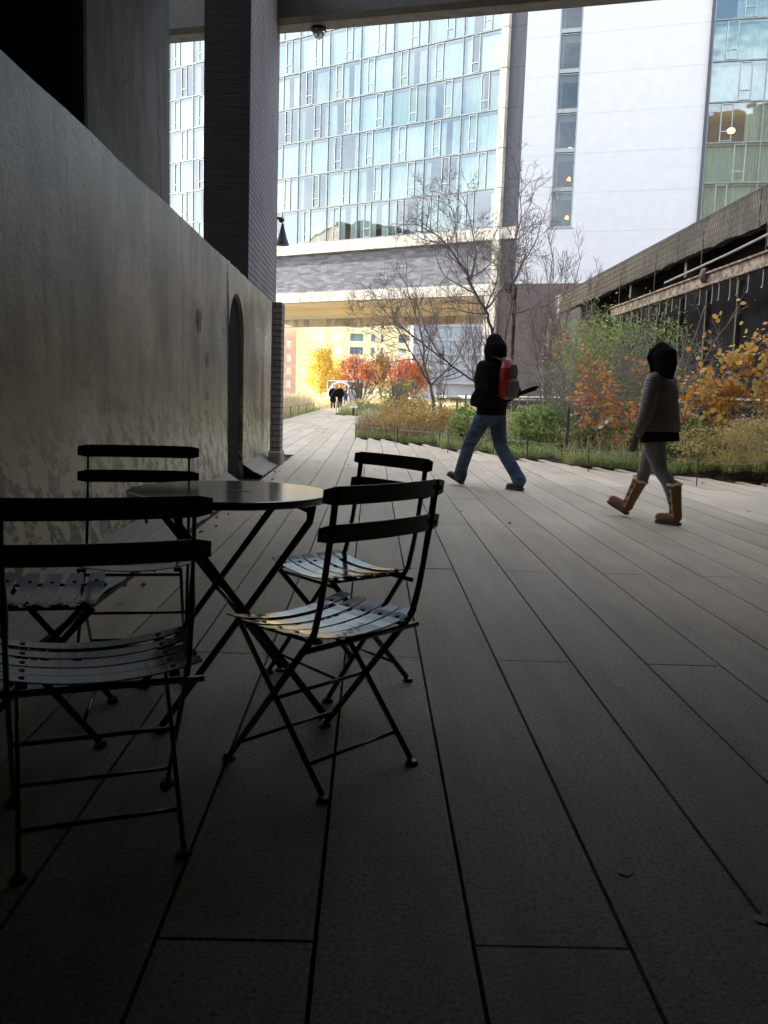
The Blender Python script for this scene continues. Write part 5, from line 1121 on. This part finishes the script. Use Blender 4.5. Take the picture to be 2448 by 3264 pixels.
P = pts_in(5000, 3, 7.5, 12, 20, in_right, 6); P[:, 2] += .02; tag(leaves('fallen_leaves', P, .05, 'lf_brown', aspect=.7, flat=.85), kind='stuff')

# wire edging: thin posts and the wires between them
fence = [(-.40, 46), (-.40, 42.7), (-.40, 38), (-.40, 33), (-.40, 27.5), (-.38, 21.75), (.55, 20.95), (.60, 20.4), (1.49, 19.3), (1.52, 17.5), (2.42, 17.5), (2.9, 16.4), (3.40, 15.75), (3.42, 13.85), (4.39, 13.85), (4.42, 11.9), (5.42, 12.05), (6.2, 11.8)]
root = empty('wire_edging', (0, 0, 0), label='ankle high wire fence on thin dark posts along the comb edge of the planting', cat='fence')
for x, y in fence:
    mb = MB(); mb.cyl((x, y, -.02), (x, y, .335), .0075, n=8); mb.sweep([(x + .014 * math.cos(t), y, .35 + .016 * math.sin(t)) for t in np.linspace(0, 6.28, 9)], .005, n=5, cap=False); mb.build('post', 'postdark', root)
for (x0, y0), (x1, y1) in zip(fence, fence[1:]):
    n = 7; MB().sweep([(x0 + (x1 - x0) * i / n, y0 + (y1 - y0) * i / n, .335 - .03 * 4 * (i / n) * (1 - i / n)) for i in range(n + 1)], .0028 if y0 < 25 else .006, n=4).build('wire', 'wire', root)
root = empty('wire_edging', (0, 0, 0), label='low wire fence round the far bed and along the left of the path', cat='fence')
fl = [[(-1.85, 46.6), (-1.85, 50), (-1.85, 55), (-1.85, 60)], [(-3.5, 34.5), (-3.5, 38.6), (-3.5, 43), (-3.5, 48), (-3.5, 54), (-3.5, 60)]]
for F in fl:
    for x, y in F: MB().cyl((x, y, -.02), (x, y, .5), .014, n=6).build('post', 'postdark', root)
    for (x0, y0), (x1, y1) in zip(F, F[1:]): MB().sweep([(x0, y0, .48), (x1, y1, .48)], .008, n=4).build('wire', 'postdark', root)
for (x, y, hgt, lab) in ((2.40, 25.2, 1.0, 'nearer of two grey wooden stakes in the planting'), (3.02, 28.8, 1.15, 'further of two grey wooden stakes, nearer the man'), (3.73, 16.9, .95, 'slim grey stake behind the slanted sign')):
    o = tag(MB().box(-.028, .028, -.028, .028, 0, hgt).box(-.018, .018, -.018, .018, hgt, hgt + .03).build('wooden_stake', 'stake', bevel=.006), lab, 'stake', 'stakes in the planting'); o.location = (x, y, .02)
def sign(loc, rz, s, label):
    o = empty('plant_sign', loc, rz, label=label, cat='sign', group='slanted plant signs'); MB().sweep([(0, 0, 0), (.22 * s, 0, .62 * s)], (.012, .02), side=(0, 1, 0), n=6).build('post', 'pipe', o)
    MB().add([(.18 * s, -.14, .61 * s), (.18 * s, .14, .61 * s), (.42 * s, .14, .83 * s), (.42 * s, -.14, .83 * s), (.19 * s, -.14, .60 * s), (.19 * s, .14, .60 * s), (.43 * s, .14, .82 * s), (.43 * s, -.14, .82 * s)], [(0, 3, 2, 1), (4, 5, 6, 7), (0, 1, 5, 4), (1, 2, 6, 5), (2, 3, 7, 6), (3, 0, 4, 7)]).build('plate', 'signmetal', o)
sign((4.05, 16.5, .02), 0, .95, 'slanted metal sign on a thin post left of the woman')
o = empty('plant_sign', (-.95, 46.2, 0), 0, label='small dark information plate on a post at the far bed', cat='sign', group='slanted plant signs'); MB().cyl((0, 0, 0), (0, 0, .45), .05, n=8).build('post', 'postdark', o); MB().add([(-.2, -.12, .40), (.2, -.12, .40), (.2, .12, .50), (-.2, .12, .50), (-.2, -.11, .38), (.2, -.11, .38), (.2, .13, .48), (-.2, .13, .48)], [(0, 1, 2, 3), (7, 6, 5, 4), (0, 4, 5, 1), (2, 6, 7, 3), (1, 5, 6, 2), (0, 3, 7, 4)]).build('plate', 'signmetal', o)
# white lined shelter far down the path
o = empty('white_shelter', (-2.4, 79, 0), 0, label='open white lined shelter at the end of the path behind the walkers', cat='shelter')
MB().box(.66, 1.5, 0, 4, 0, 2.1).build('side_wall', 'rust', o); MB().box(-1.6, 1.5, 0, 4, 2.16, 2.28).build('roof', 'whitepanel', o); MB().box(-1.6, -1.5, 0, 4, 0, 2.15).build('side_wall', 'whitepanel', o)
mb = MB(); mb.sweep([(-.4 + 1.05 * math.cos(t), .02, .95 + 1.15 * math.sin(t)) for t in np.linspace(-.6, math.pi + .6, 24)], (.14, .12), side=(0, 1, 0), n=8); mb.build('arch_trim', 'whitepanel', o, smooth=True)

# small litter on the paving: gum spots and a few blown leaves
MT['gum'] = mat('trodden_gum', (.62, .55, .44), (.54, .47, .37), scale=40, rough=.8)
mb = MB(); rq = random.Random(9)
for x, y, q in [(.62, 1.93, .019), (.86, 1.75, .018), (1.35, 2.32, .014), (.93, 2.52, .008), (-.17, 1.96, .006), (.98, 3.3, .012), (1.02, 3.26, .008), (1.05, 3.38, .007), (-.26, 2.75, .012), (.1, 2.95, .014)] + [(rq.uniform(-1, 4), rq.uniform(2, 13), rq.uniform(.005, .012)) for _ in range(34)]:
    n = 12; mb.add([(x + q * rq.uniform(.75, 1.1) * math.cos(6.283 * i / n), y + q * 1.0 * rq.uniform(.8, 1.1) * math.sin(6.283 * i / n), .0022) for i in range(n)], [tuple(range(n))])
o = mb.build('gum_spots', 'gum'); o['kind'] = 'stuff'
P = np.array([(rq.uniform(-1.36, -1.2), rq.uniform(3, 13), .012) for _ in range(110)] + [(rq.uniform(-1, 5), rq.uniform(4, 20), .008) for _ in range(45)])
P = P[[not (x > .3 and y > yend(max(0, math.floor((x - PX0) / PW))) - .3) for x, y, z in P]]
tag(leaves('fallen_leaves', P, .035, 'lf_brown', aspect=.6, flat=.8), kind='stuff')
